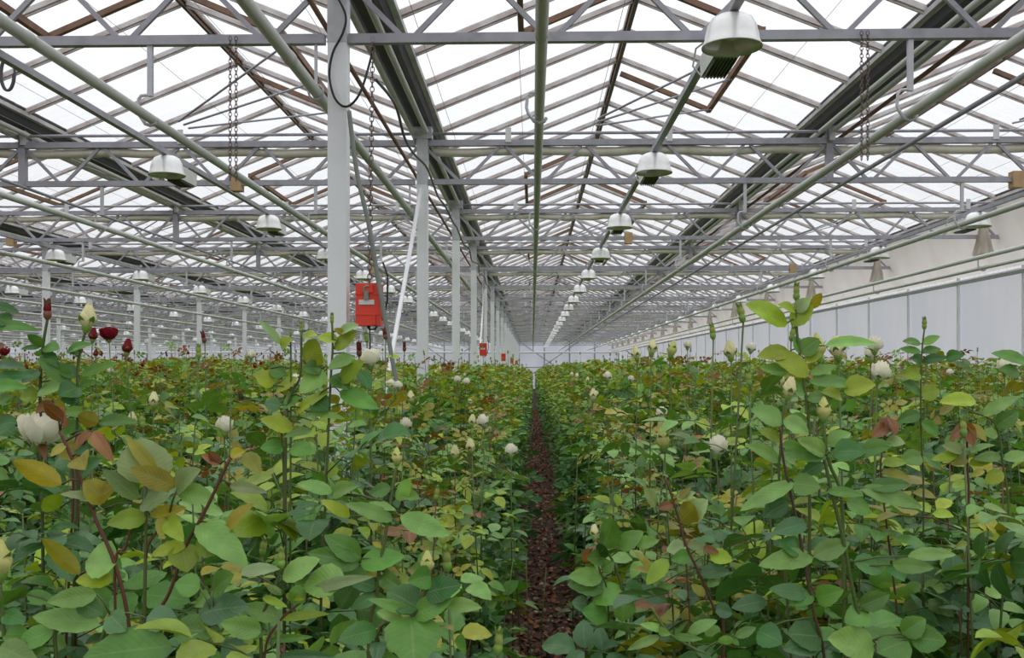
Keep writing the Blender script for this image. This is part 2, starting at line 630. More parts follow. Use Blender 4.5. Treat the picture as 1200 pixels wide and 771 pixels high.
# roof vents: rusty lower edge halfway down the slope with push rods
mb = MB()
L = PW * 3
for s in (1,):
    mb.beam((0, 0, 0), (0, L, 0), 0.05, 0.06)
    for yy in (0.02, L - 0.02):
        mb.beam((0, yy, 0), (-BAY / 4 + 0.05, yy, RISE / 2), 0.045, 0.05)
vent_r = mb.mesh('vent_frame', M['rust'])
mb = MB()
mb.beam((0, 0, 0), (0, L, 0), 0.05, 0.06)
for yy in (0.02, L - 0.02):
    mb.beam((0, yy, 0), (BAY / 4 - 0.05, yy, RISE / 2), 0.045, 0.05)
vent_l = mb.mesh('vent_frame', M['rust'])
rods_me = []
for e in (0.15, L / 2, L - 0.15):
    mb = MB(); mb.tube([(-1.35, L / 2 + (e - L / 2) * 0.12, -0.46), (0, e, -0.03)], 0.011, 6)
    rods_me.append(mb.mesh('push_rod', M['galv'], True))
for bi in range(len(GX) - 1):
    rx = GX[bi] + BAY / 2
    for i, ty in enumerate(TY):
        q = pix(rx, ty, ZR)
        if q is None or q[0] < -200 or q[0] > 1350 or q[2] > 50: continue
        if i % 2 == 1:
            v = link('vent_frame', vent_r, ceil, (rx + BAY / 4, ty - L / 2 - 0.25, ZG + 0.1 + RISE / 2 - 0.08))
            for rm in rods_me: link('push_rod', rm, v)
        else:
            link('vent_frame', vent_l, ceil, (rx - BAY / 4, ty - L / 2 + 1.4, ZG + 0.1 + RISE / 2 - 0.08))

# ------------------------------------------------------------------ walls
wr = link('wall_right', None)
tag(wr, 'white plastic film side wall on grey posts beyond the rose bed', 'wall', kind='structure')
PS = 2.0
nyw = int((YB + 1.3) / PS) + 1
y0w = TY[0] - 3 * PS
mb = MB()
nseg = 8
rows = []
for z in (0, 1.0, 2.0, 2.6, E + 1.5):
    rows.append([(0.012 * math.sin(3.1 * t * PS / nseg * 2 + z), t * PS / nseg, z) for t in range(nseg + 1)])
mb.grid(rows)
film_me = mb.mesh('film_panel', M['film'], True)
mb = MB(); mb.box((-0.035, -0.028, 0), (0.0, 0.028, ZG))
post_me = mb.mesh('post', M['white'])
mb = MB(); mb.box((-0.003, 0.02, E + 1.5), (0.003, PS - 0.02, ZG))  # glass strip above the film, added behind the cream screen to backlight it
backlight_pane_me = mb.mesh('pane', M['glass'])
y = y0w
while y < YB:
    if y + PS <= YB + 0.01:
        link('film_panel', film_me, wr, (WALLX, y, 0))
        link('pane', backlight_pane_me, wr, (WALLX, y, 0))
    link('post', post_me, wr, (WALLX - 0.02, y, 0))
    y += PS
for z, r in ((0.9, 0.02), (E + 1.42, 0.025)):
    mb = MB(); mb.tube([(WALLX - 0.1, y0w, z), (WALLX - 0.1, YB, z)], r, 8)
    link('rail', mb.mesh('rail', M['galv_light'], True), wr)

wb = link('wall_back', None)
tag(wb, 'pale translucent end wall with dark steel posts at the far end', 'wall', kind='structure')
nb = int(round((WALLX - GX[0]) / 2.1))
mb = MB(); mb.box((0, 0, 0), (2.1, 0.02, ZG + 0.1))
bp_me = mb.mesh('sheet_panel', M['backfilm'])
mb = MB(); mb.box((-0.05, -0.09, 0), (0.05, -0.01, ZG + 0.1))
bpost = mb.mesh('post', M['galv'])
for i in range(nb):
    link('sheet_panel', bp_me, wb, (GX[0] + 2.1 * i, YB, 0))
    link('post', bpost, wb, (GX[0] + 2.1 * i + 0.05, YB, 0))
link('post', bpost, wb, (WALLX - 0.05, YB, 0))
mb = MB()
mb.v = [(-BAY / 2, 0, 0.1), (BAY / 2, 0, 0.1), (0, 0, RISE + 0.1)]; mb.f = [(0, 1, 2)]; mb.m = [0]
gab_me = mb.mesh('gable_panel', M['backfilm'])
for gx in GX[:-1]:
    link('gable_panel', gab_me, wb, (gx + BAY / 2, YB, ZG))
for z, w, k in ((E + 0.12, 0.07, 'galv'), (E + 2.42, 0.2, 'galv')):
    mb = MB(); mb.box((GX[0], YB - 0.12, z - w / 2), (WALLX, YB - 0.03, z + w / 2))
    link('rail', mb.mesh('rail', M[k]), wb)
mb = MB(); mb.tube([(GX[0], YB - 0.25, E + 1.35), (WALLX, YB - 0.25, E + 1.35)], 0.07, 8)
link('rail', mb.mesh('rail', M['whitepipe'], True), wb)
mb = MB()
mb.beam((0, 0, E + 2.3), (4.2, 0, E - 0.6), 0.04, 0.07)
brc_me = mb.mesh('brace', M['galv'])
mb = MB(); mb.beam((4.2, 0, E + 2.3), (0, 0, E - 0.6), 0.04, 0.07)
brc2_me = mb.mesh('brace', M['galv'])
for i in range(0, len(GX) - 2, 2):
    link('brace', brc_me, wb, (GX[i + 1], YB - 0.16, 0))
    link('brace', brc2_me, wb, (GX[i + 1] + 0.9, YB - 0.2, 0))

wl = link('wall_left', None)
tag(wl, 'white film side wall at the far side of the greenhouse', 'wall', kind='structure')
mb = MB(); mb.box((-0.01, YF, 0), (0.01, YB, ZG))
link('film_panel', mb.mesh('film_panel', M['film']), wl, (GX[0], 0, 0))

# cream side screen hung in front of the upper right wall, gathered at every truss
mb = MB()
rows = []
for zi in range(9):
    t = zi / 8
    r = []
    for yi in range(0, 161):
        yy = 3.0 + yi * (YB - 3.2) / 160
        r.append((WALLX - 0.17 - 0.28 * t - 0.10 * math.sin(math.pi * t) + 0.025 * math.sin(yy * 4.1 + 3 * t), yy,
                  E + 1.5 + 0.95 * t))
    rows.append(r)
mb.grid(rows)
so = link('side_screen', mb.mesh('side_screen', M['cream'], True))
tag(so, 'cream shade screen hanging along the top of the white film wall', 'screen')
mb = MB()
rows = []
for zi in range(9):
    t = zi / 8
    r = []
    for a in range(25):
        an = math.pi * 2 * a / 24
        rad = (0.03 + 0.17 * t ** 1.3) * (1 + 0.22 * math.sin(an * 7 + 2 * t))
        r.append((0.5 * rad * math.cos(an), rad * math.sin(an), -0.66 * t))
    rows.append(r)
mb.grid(rows)
gat_me = mb.mesh('gathered_screen', M['gather'], True)
for ty in TY[1:]:
    o = link('gathered_screen', gat_me, loc=(WALLX - 0.66, ty - 0.06, E + 2.33))
    tag(o, 'bunched brownish screen cloth hanging in a cone above the white film wall', 'screen',
        'gathered screens above the side wall')

# ------------------------------------------------------------------ columns
mb = MB(); mb.box((-0.055, -0.05, 0.02), (0.055, 0.05, E + 1.91))
col_me = mb.mesh('shaft', M['white'])
mb = MB(); mb.box((-0.057, -0.052, E + 1.905), (0.057, 0.052, ZG - 0.12))
mb.box((-0.10, -0.06, ZG - 0.12), (0.10, 0.06, ZG - 0.0))
coltop_me = mb.mesh('column_head', M['galv_light'])
mb = MB(); mb.box((-0.11, -0.1, 0), (0.11, 0.1, 0.02))
colbase_me = mb.mesh('base_plate', M['galv'])
CX = [GX[-3] + 0.01 - SPAN * k for k in range(0, 6)]
COLS = []
for k, cx in enumerate(CX):
    for i, ty in enumerate(TY):
        q = pix(cx, ty, 2.2)
        if q is None or q[0] < -60 or q[0] > 1260: continue
        if cx == CX[0]:
            lab, grp = 'white steel column of the row beside the soil path', 'columns beside the soil path'
            if i < 10: lab = 'white steel column, %s of the row beside the soil path' % ORD[i]
            if i == 0:
                lab, grp = 'wide white steel column beside the hanging red box with a white label', 'columns beside the soil path'
            if i == 1:
                lab, grp = 'white steel column that the white brace pole leans from, behind the largest red box', 'columns beside the soil path'
        else:
            lab, grp = 'slender white column, %s row beyond the path row, %s' % (ORD[k - 1], level(ty)), 'columns among the red rose beds'
        c = thing('column', lab, 'column', (cx, ty, 0), grp)
        link('shaft', col_me, c); link('column_head', coltop_me, c); link('base_plate', colbase_me, c)
        COLS.append((cx, ty))

# ------------------------------------------------------------------ trusses with folded screens
mb = MB(); mb.box((0.07, -0.03, ZT - 0.03), (SPAN - 0.07, 0.03, ZT + 0.03)); tc_me = mb.mesh('top_chord', M['galv'])
mb = MB(); mb.box((0.07, -0.022, ZL - 0.03), (SPAN - 0.07, 0.022, ZL + 0.025)); bc_me = mb.mesh('bottom_chord', M['galv'])
NV = 10
dia_me = {}
h = ZT - ZL - 0.05
for s in (1, -1):
    mb = MB(); mb.beam((s * 0.045, 0, 0), (s * (SPAN / NV / 2 - 0.03), 0, h), 0.022, 0.03)
    dia_me[s] = mb.mesh('diagonal', M['galv'])
mb = MB()
for i in range(NV):
    xb = SPAN / NV * (i + 0.5)
    for s in (1, -1):
        mb.beam((xb + s * 0.045, 0, ZL + 0.02), (xb + s * (SPAN / NV / 2 - 0.03), 0, ZL + 0.02 + h), 0.022, 0.03)
web_me = mb.mesh('lattice_web', M['galv'])
mb = MB(); mb.box((-0.035, -0.03, ZL - 0.02), (0.035, 0.034, ZG + 0.02)); mid_me = mb.mesh('post', M['galv'])
mb = MB(); mb.tube([(0.07, 0, ZT + 0.10), (SPAN - 0.07, 0, ZT + 0.10)], 0.016, 8); up_me = mb.mesh('upper_pipe', M['galv'], True)
mb = MB(); mb.box((-0.03, -0.04, ZT + 0.0), (0.03, -0.031, ZT + 0.15)); clip_me = mb.mesh('bracket', M['clip'])
bun_me = []
for sd in range(3):
    rr = random.Random(sd)
    mb = MB()
    pts, rs = [], []
    n = 40
    for i in range(n + 1):
        x = 0.12 + (SPAN - 0.80) * i / n
        pts.append((x, 0.05, ZT - 0.075 + rr.uniform(-0.006, 0.006) - 0.012 * math.sin(i * 0.9)))
        rs.append(0.047 + rr.uniform(-0.006, 0.006))
    mb.tube(pts, 0.045, 8, rs=rs)
    bun_me.append(mb.mesh('folded_screen', M['bundle'], True))
for k in range(-1, 5):
    x0 = GX[-3] if k == -1 else GX[-3] - SPAN * (k + 1)
    for i, ty in enumerate(TY):
        a = pix(x0, ty, ZL); b = pix(x0 + SPAN, ty, ZL)
        if b[0] < -30 or a[0] > 1230: continue
        if k == -1:
            lab, grp = 'steel lattice truss crossing above the soil path to the white film wall', 'roof trusses over the path'
        else:
            lab, grp = 'steel lattice truss spanning between column rows over the red rose side', 'roof trusses over the red rose side'
        if k == -1 and i < 9:
            lab = 'steel lattice truss from the %s column beside the path across to the film wall' % ORD[i]
        elif k == 0 and i < 9:
            lab = 'steel lattice truss from the %s path-side column out over the red roses' % ORD[i]
        elif k > 0:
            lab = 'steel lattice truss, %s span beyond the path columns, %s' % (ORD[k - 1], level(ty))
        t = thing('roof_truss', lab, 'truss', (x0, ty, 0), grp)
        link('top_chord', tc_me, t); link('bottom_chord', bc_me, t); link('upper_pipe', up_me, t)
        link('post', mid_me, t, (BAY, 0, 0))
        if i < 6:
            for j in range(NV):
                for s in (1, -1):
                    link('diagonal', dia_me[s], t, (SPAN / NV * (j + 0.5), 0, ZL + 0.02))
        else:
            link('lattice_web', web_me, t)['kind'] = 'stuff'
        if i < 10:
            for j in range(5):
                link('bracket', clip_me, t, (0.9 + j * 1.66, 0, 0))
        o = link('folded_screen', bun_me[(i + k) % 3], loc=(x0, ty, 0))
        tag(o, ('cream screen rolled along the truss from the %s column, %s' % (ORD[i], 'towards the film wall' if k == -1 else 'towards the red roses'))
            if k < 1 and i < 9 else ('cream rolled screen, %s span beyond the path columns, %s' % (ORD[k - 1], level(ty))) if k > 0
            else 'cream screen folded into a long roll along a far truss ' + ('above the soil path' if k == -1 else 'next to the column row'), 'screen',
            'folded screens above the path' if k == -1 else 'folded screens above the red rose beds')

# ------------------------------------------------------------------ heating pipes and their hangers
ZP = E + 1.48
PX = [6.62, 4.40, 2.19, 0.04] + [-2.26 - 2.25 * i for i in range(15)]
mb = MB()
mb.tube([(0, -1.5, 0), (0, YB - 0.4, 0)], 0.0285, 12)
for i in range(0, 13):
    y = 3.9 + 6.0 * i
    mb.tube([(0, y, 0), (0, y + 0.04, 0)], 0.0315, 12)
pipe_me = mb.mesh('heating_pipe', M['heat'], True)
mb = MB()
dz = ZL - 0.03 - ZP
mb.box((-0.015, -0.012, dz - 0.30), (0.015, 0.012, dz + 0.03))
mb.tube([(0, 0, dz - 0.29), (-0.055, 0, dz - 0.295), (-0.07, 0, dz - 0.315), (-0.075, 0, -0.0 + 0.05), (-0.066, 0, 0.02),
         (-0.03, 0, -0.032), (0.0, 0, -0.042), (0.03, 0, -0.032), (0.042, 0, -0.01)], 0.010, 8)
hang_me = mb.mesh('pipe_hanger', M['galv_light'])
for px in PX:
    o = link('heating_pipe', pipe_me, loc=(px, 0, ZP))
    if px == 0.04:
        lab, g = 'grey-green heating pipe running straight above the soil path', None
    elif px == 2.19:
        lab, g = 'grey-green heating pipe on hooks between the path and the film wall', None
    elif px > 3:
        lab, g = 'pale heating pipe running close beside the white film wall', 'heating pipes by the film wall'
    else:
        lab, g = ('grey-green heating pipe above the red roses, %s one beyond the column row' % ORD[int(round((-2.26 - px) / 2.25))] if px > -28 else 'grey-green heating pipe high above the farthest red rose beds'), 'heating pipes above the red rose beds'
    tag(o, lab, 'pipe', g)
    for i, ty in enumerate(TY[:9]):
        q = pix(px, ty, ZP)
        if q and -20 < q[0] < 1220 and q[1] > -40:
            hgr = link('pipe_hanger', hang_me, loc=(px, ty, ZP))
            tag(hgr, 'bent steel hook hanging from a truss around ' +
                {0.04: 'the pipe above the soil path', 2.19: 'the pipe between path and film wall'}.get(px, 'a pipe ' + ('by the film wall' if px > 3 else 'above the red rose beds')),
                'pipe hanger', 'pipe hangers' + (' above the path' if px == 0.04 else ' by the wall' if px > 3 else ' right of path' if px == 2.19 else ' over red roses'))
# wider pipe that runs along the column row
mb = MB()
mb.tube([(0, -1.5, 0), (0, YB - 0.4, 0)], 0.033, 12)
for i in range(0, 12):
    y = 4.6 + 6.0 * i
    mb.tube([(0, y, 0), (0, y + 0.05, 0)], 0.037, 12)
o = link('heating_pipe', mb.mesh('heating_pipe', M['heat'], True), loc=(-1.275, 0, E + 1.63))
tag(o, 'thick grey-green pipe running alongside the row of white columns', 'pipe')
mb = MB()
mb.box((-0.008, -0.008, 0.03), (0.008, 0.008, 0.30)); mb.tube([(0.045 * math.cos(a * math.pi / 6), 0, 0.045 * math.sin(a * math.pi / 6)) for a in range(13)], 0.007, 6)
st_me = mb.mesh('pipe_hanger', M['galv_light'])
for ty in TY[:6]:
    o = link('pipe_hanger', st_me, loc=(-1.275, ty, E + 1.63))
    tag(o, 'short ring hanger holding the thick pipe by the columns', 'pipe hanger', 'ring hangers by the columns')
# dark pipes under the gutters
for (px, z, r, m, lab) in ((3.17, ZL - 0.05, 0.02, 'galv', 'thin dark steel pipe under the truss chords between path and film wall'),
                           (3.22, E + 2.42, 0.02, 'rust', 'thin rusty pipe just beneath the dark roof gutter'),
                           (-1.235, E + 2.045, 0.016, 'rust', 'thin rusty brown pipe along the column row'),
                           (-5.3, ZL - 0.05, 0.016, 'galv', 'thin dark steel pipe under the truss chords above the red roses'),
                           (6.35, E + 1.58, 0.032, 'heat', 'upper pale pipe along the edge of the cream side screen'),
                           (6.90, E + 1.40, 0.025, 'galv_light', 'lower grey pipe close to the white film wall')):
    mb = MB(); mb.tube([(0, 0.5, 0), (0, YB - 0.4, 0)], r, 10)
    o = link('steel_pipe', mb.mesh('steel_pipe', M[m], True), loc=(px, 0, z))
    tag(o, lab, 'pipe')

# ------------------------------------------------------------------ lamp rails and lamps
RX = [5.3, 1.05] + [-3.2 - 4.25 * i for i in range(9)]
ZRAIL = ZL - 0.055
mb = MB(); mb.box((-0.024, 0.8, -0.022), (0.024, YB - 0.5, 0.022)); rail_me = mb.mesh('lamp_rail', M['galv'])
# reflector: two lobed bell with an open underside
mb = MB()
prof = [(0.02, 0.0), (0.075, -0.003), (0.108, -0.022), (0.128, -0.058), (0.138, -0.10), (0.145, -0.14), (0.158, -0.165), (0.158, -0.172),
        (0.138, -0.14), (0.128, -0.10), (0.116, -0.058), (0.095, -0.030), (0.0, -0.022)]
n = 48
base = 0
for r, z in prof:
    for j in range(n):
        a = 2 * math.pi * j / n
        cle = 1 - 0.42 * math.exp(-(math.sin(a) / 0.17) ** 2) * (1 if z > -0.08 else 0.7 if z > -0.12 else 0.35 if z > -0.15 else 0.05)
        mb.v.append((r * cle * math.sin(a) * 1.0, -r * math.cos(a) * 0.88 * 1.0, z))
for i in range(len(prof) - 1):
    for j in range(n):
        a, b = i * n + j, i * n + (j + 1) % n
        mb.f.append((a, b, b + n, a + n)); mb.m.append(0)
refl_me = mb.mesh('reflector', M['refl'], True)
mb = MB(); mb.lathe([(0.001, -0.05), (0.03, -0.055), (0.038, -0.09), (0.03, -0.125), (0.001, -0.135)], 12)
bulb_me = mb.mesh('bulb', M['bulb'], True)
mb = MB()
mb.hexa([(-0.07, 0.12, -0.17), (0.07, 0.12, -0.17), (0.07, 0.50, -0.165), (-0.07, 0.50, -0.165),
         (-0.075, 0.10, -0.05), (0.075, 0.10, -0.05), (0.075, 0.50, -0.05), (-0.075, 0.50, -0.05)])
bal_me = mb.mesh('ballast_housing', M['ballast'])
mb = MB()
for i in range(7):
    x = -0.057 + i * 0.019
    mb.box((x - 0.0035, 0.15, -0.185), (x + 0.0035, 0.46, -0.165))
fin_me = mb.mesh('cooling_fins', M['fin'])
mb = MB()
mb.box((-0.012, -0.015, -0.05), (0.012, 0.015, 0.045))
brk_me = mb.mesh('mounting_bracket', M['clip'])
mb = MB()
mb.tube([(-0.02, 0.5, -0.10), (-0.06, 0.56, -0.13), (-0.10, 0.58, -0.07), (-0.09, 0.54, 0.02), (-0.03, 0.48, 0.05)], 0.006, 6)
cord_me = mb.mesh('power_cord', M['clip'], True)
LY = [4.70 + 3.0 * i for i in range(23)]
LAMPS = 0
for ri, rx in enumerate(RX):
    o = link('lamp_rail', rail_me, loc=(rx, 0, ZRAIL))
    tag(o, {0: 'grey steel rail carrying lamps near the white film wall', 1: 'grey steel rail carrying the lamp row right of the column row',
            2: 'grey steel rail carrying the lamp row nearest the columns over red roses'}.get(ri, 'grey steel lamp rail above the red rose beds'), 'lamp rail',
        None if ri < 3 else 'lamp rails above the red rose beds')
    for li, ly in enumerate(LY):
        q = pix(rx, ly, ZRAIL)
        if q is None or q[0] < -30 or q[0] > 1230: continue
        lab = {0: 'silver bell grow lamp on the rail near the film wall', 1: 'silver bell grow lamp in the row above the roses beside the path'}.get(
            ri, 'silver bell grow lamp hanging above the red rose beds')
        grp = {0: 'lamps near the film wall', 1: 'lamps beside the path'}.get(ri, 'lamps above the red rose beds')
        if ri == 1 and li == 0:
            lab = 'large two-lobed silver grow lamp hanging before the first truss chord'
        elif ri == 1 and li < 9:
            lab = 'silver grow lamp, %s of the row along the path after the two-lobed large one' % ORD[li]
        elif ri == 0 and li < 9:
            lab = 'silver grow lamp near the film wall, between path trusses, %s along its rail' % ORD[li]
        elif ri > 1:
            lab = 'silver grow lamp, %s rail beyond the path columns, %s' % (ORD[ri - 2], level(ly))
        t = thing('grow_lamp', lab, 'lamp', (rx, ly, ZRAIL - 0.024), grp)
        LAMPS += 1
        link('reflector', refl_me, t); link('ballast_housing', bal_me, t)
        if ly < 30:
            link('bulb', bulb_me, t)
            for yb in (0.02, 0.215, 0.435):
                link('mounting_bracket', brk_me, t, (0, yb, 0))
        if ly < 16:
            link('cooling_fins', fin_me, t); link('power_cord', cord_me, t)
mb = MB(); mb.box((-0.055, -0.05, -0.09), (0.055, 0.05, 0.075)); wood_me = mb.mesh('wooden_block', M['wood'])
for (x, i) in ((4.95, 1), (-3.08, 1), (-7.85, 2), (1.42, 2), (5.0, 3), (-3.1, 3)):
    o = link('wooden_block', wood_me, loc=(x, TY[i], ZL + 0.0))
    tag(o, 'small tan wooden block clamped on a truss bottom chord', 'block', 'wooden blocks on the trusses')

# screen wires strung along the bays above the trusses
mb = MB(); mb.tube([(0, 0.5, 0), (0, YB - 1, 0)], 0.0022, 4)
wire_me = mb.mesh('screen_wire', M['galv'])
x = -9.2
while x < 6.9:
    if min(abs(x - g) for g in GX) > 0.25:
        o = link('screen_wire', wire_me, loc=(x, 0, ZT + 0.045))
        tag(o, 'thin taut steel wire strung lengthwise over the trusses', 'wire', 'screen wires')
    x += 0.7

# ------------------------------------------------------------------ chains, cables, boxes, poles
def chain_mesh(p0, p1, link_len=0.030, r=0.0024):
    p0, p1 = Vector(p0), Vector(p1)
    mb = MB()
    L = (p1 - p0).length
    n = max(2, int(L / (link_len * 0.72)))
    t = (p1 - p0).normalized()
    s = t.cross(Vector((0, 1, 0))).normalized(); u = t.cross(s)
    for i in range(n):
        c = p0.lerp(p1, (i + 0.5) / n)
        a = s if i % 2 == 0 else u
        pts = [c + t * (link_len / 2 * math.cos(w)) + a * (link_len * 0.3 * math.sin(w)) for w in [2 * math.pi * k / 8 for k in range(9)]]
        mb.tube(pts, r, 4, cap=False)
    return mb


def chain_thing(x, y, ztop, zbot, label, dx=0.03, skew=0.0):
    t = thing('hanging_chain', label, 'chain', (x, y, zbot))
    for s in (-1, 1):
        link('strand', chain_mesh((s * dx / 2 + skew, 0, ztop - zbot), (s * dx / 2, 0, 0)).mesh('strand', M['chain']), t)
    return t


chain_thing(1.91, TY[0] - 0.05, ZL + 0.0, E + 1.20, 'rusty looped chain hanging from the truss between path and film wall', 0.035)
chain_thing(-1.75, TY[0] - 0.05, ZL + 0.0, E + 1.10, 'rusty looped chain hanging from the truss beside the thick pipe', 0.035)

mb = MB()
mb.box((-0.072, -0.05, 0), (0.072, 0.05, 0.245))
mb.box((-0.074, -0.054, 0.062), (0.074, 0.052, 0.068)); mb.box((-0.074, -0.054, 0.18), (0.074, 0.052, 0.186))
mb.box((-0.03, -0.062, 0.19), (0.03, -0.05, 0.235)); mb.box((0.03, -0.06, 0.005), (0.045, -0.05, 0.06))
box_me = mb.mesh('case', M['red'])
mb = MB(); mb.box((-0.052, -0.056, 0.122), (0.038, -0.05, 0.150)); lbl_me = mb.mesh('label_plate', M['plate'])
mb = MB(); mb.box((-0.02, -0.066, 0.15), (0.006, -0.055, 0.20)); mb.tube([(-0.02, -0.06, 0.195), (-0.02, -0.062, 0.22), (-0.005, -0.062, 0.23), (0.01, -0.06, 0.225)], 0.007, 6)
lat_me = mb.mesh('latch', M['hose'])
for i, ti in enumerate((0, 3, 6, 9, 12)):
    ty = TY[ti] - 0.02
    x = -0.955
    lab = ['largest red box with a white label hanging on a chain beside the first column',
           'small red box hanging beside the fourth column along the path', 'tiny red box hanging beside the seventh column of the row',
           'tiny distant red box hanging low among the far columns', 'tiny distant red box hanging low among the far columns'][i]
    t = thing('hanging_box', lab, 'box', (x, ty, E + 0.25), 'red hanging boxes')
    link('case', box_me, t)
    if i < 2:
        link('label_plate', lbl_me, t); link('latch', lat_me, t)
        cm = chain_mesh((0.02, 0, ZL - E - 0.25), (0, 0, 0.245), 0.04, 0.003).mesh('chain', M['chain'])
        link('chain', cm, t)
        mb = MB(); mb.tube([(-0.01, 0, 0.0), (0.0, -0.01, -0.02), (0.03, 0, -0.02), (0.08, 0.02, 0.05), (0.10, 0.03, 0.15), (0.10, 0.04, 0.30), (0.07, 0.05, 0.38)], 0.006, 6)
        mb.tube([(0.0, 0, 0.0), (0.005, 0, -0.1), (0.0, 0, -0.25)], 0.004, 6)
        link('power_cable', mb.mesh('power_cable', M['black'], True), t)


def spline(pts, n=8):
    pts = [Vector(p) for p in pts]
    out = []
    for i in range(len(pts) - 1):
        p0, p1, p2, p3 = pts[max(i - 1, 0)], pts[i], pts[i + 1], pts[min(i + 2, len(pts) - 1)]
        for k in range(n):
            t = k / n
            out.append(0.5 * ((2 * p1) + (p2 - p0) * t + (2 * p0 - 5 * p1 + 4 * p2 - p3) * t * t + (3 * p1 - p0 - 3 * p2 + p3) * t ** 3))
    out.append(pts[-1])
    return out


def cable(name, pts, r, mat, label, cat):
    mb = MB(); mb.tube(spline(pts), r, 6)
    o = link(name, mb.mesh(name, M[mat], True))
    return tag(o, label, cat)


dcol = TY[0] - 0.075
cable('cable_loop', [P(394, -6, dcol), P(405, 18, dcol), P(402, 38, dcol), P(390, 62, dcol), P(386, 88, dcol), P(391, 112, dcol), P(401, 124, dcol),
                     P(412, 122, dcol), P(424, 104, dcol), P(436, 62, TY[0]), P(438, 42, TY[0])], 0.007, 'black',
      'black cable looping down across the wide white column', 'cable')
cable('conduit', [P(409, 130, 5.10), P(418, 200, 5.1), P(433, 267, 5.1), P(443, 327, 5.1), P(463, 440, 5.1), P(478, 520, 5.1), Vector((-0.66, 5.1, 0))], 0.014, 'hose',
      'grey-green conduit slanting down behind the largest red box', 'conduit')
cable('wavy_cable', [Vector((-0.99 + 0.02 * math.sin(i * 1.7), TY[0] + 0.4 + i * 0.65, E + 1.83 + 0.04 * math.sin(i * 2.1))) for i in range(24)], 0.011, 'cable',
      'dark wavy cable strung along the column row under the gutter', 'cable')
cable('cable_coil', [P(8 + 8 * math.cos(a) + a * 0.2, 86 + 20 * math.sin(a), 5.6) for a in [i * 0.5 for i in range(22)]] + [P(0, 60, 5.6)], 0.008, 'cable',
      'coil of grey cable hanging from the lamp rail over the red roses', 'cable')
mb = MB(); mb.tube([(-1.15, TY[1] - 0.085, E + 1.84), (-1.19, 5.50, 0)], 0.02, 10)
for i, (ya, lab) in enumerate(((TY[1], 'white brace pole slanting from the second column down into the roses'),
                               (TY[4], 'white brace pole slanting from the fifth column down into the roses'))):
    o = link('brace_pole', mb.mesh('brace_pole', M['whitepipe'], True), loc=(0, ya - TY[1], 0))
    tag(o, lab, 'pole')

# ------------------------------------------------------------------ roses
# leaf tints (linear): age and kind of leaf
TINT = {
    'mature': (0.058, 0.172, 0.040), 'blue': (0.080, 0.195, 0.074), 'mid': (0.105, 0.262, 0.040),
    'light': (0.190, 0.365, 0.080), 'young': (0.265, 0.370, 0.022), 'olive': (0.300, 0.285, 0.022),
    'bronze': (0.25, 0.098, 0.030), 'pale': (0.270, 0.375, 0.150), 'dark': (0.036, 0.140, 0.026),
    'red': (0.20, 0.030, 0.030), 'cane_green': (0.085, 0.130, 0.030), 'cane_brown': (0.065, 0.036, 0.022),
    'cane_red': (0.12, 0.045, 0.026), 'cream': (0.90, 0.86, 0.50), 'white': (0.95, 0.925, 0.80), 'sepal': (0.18, 0.31, 0.055),
    'budgreen': (0.42, 0.50, 0.13), 'crimson': (0.26, 0.008, 0.022), 'budred': (0.16, 0.07, 0.04), 'budyellow': (0.74, 0.74, 0.28),
}


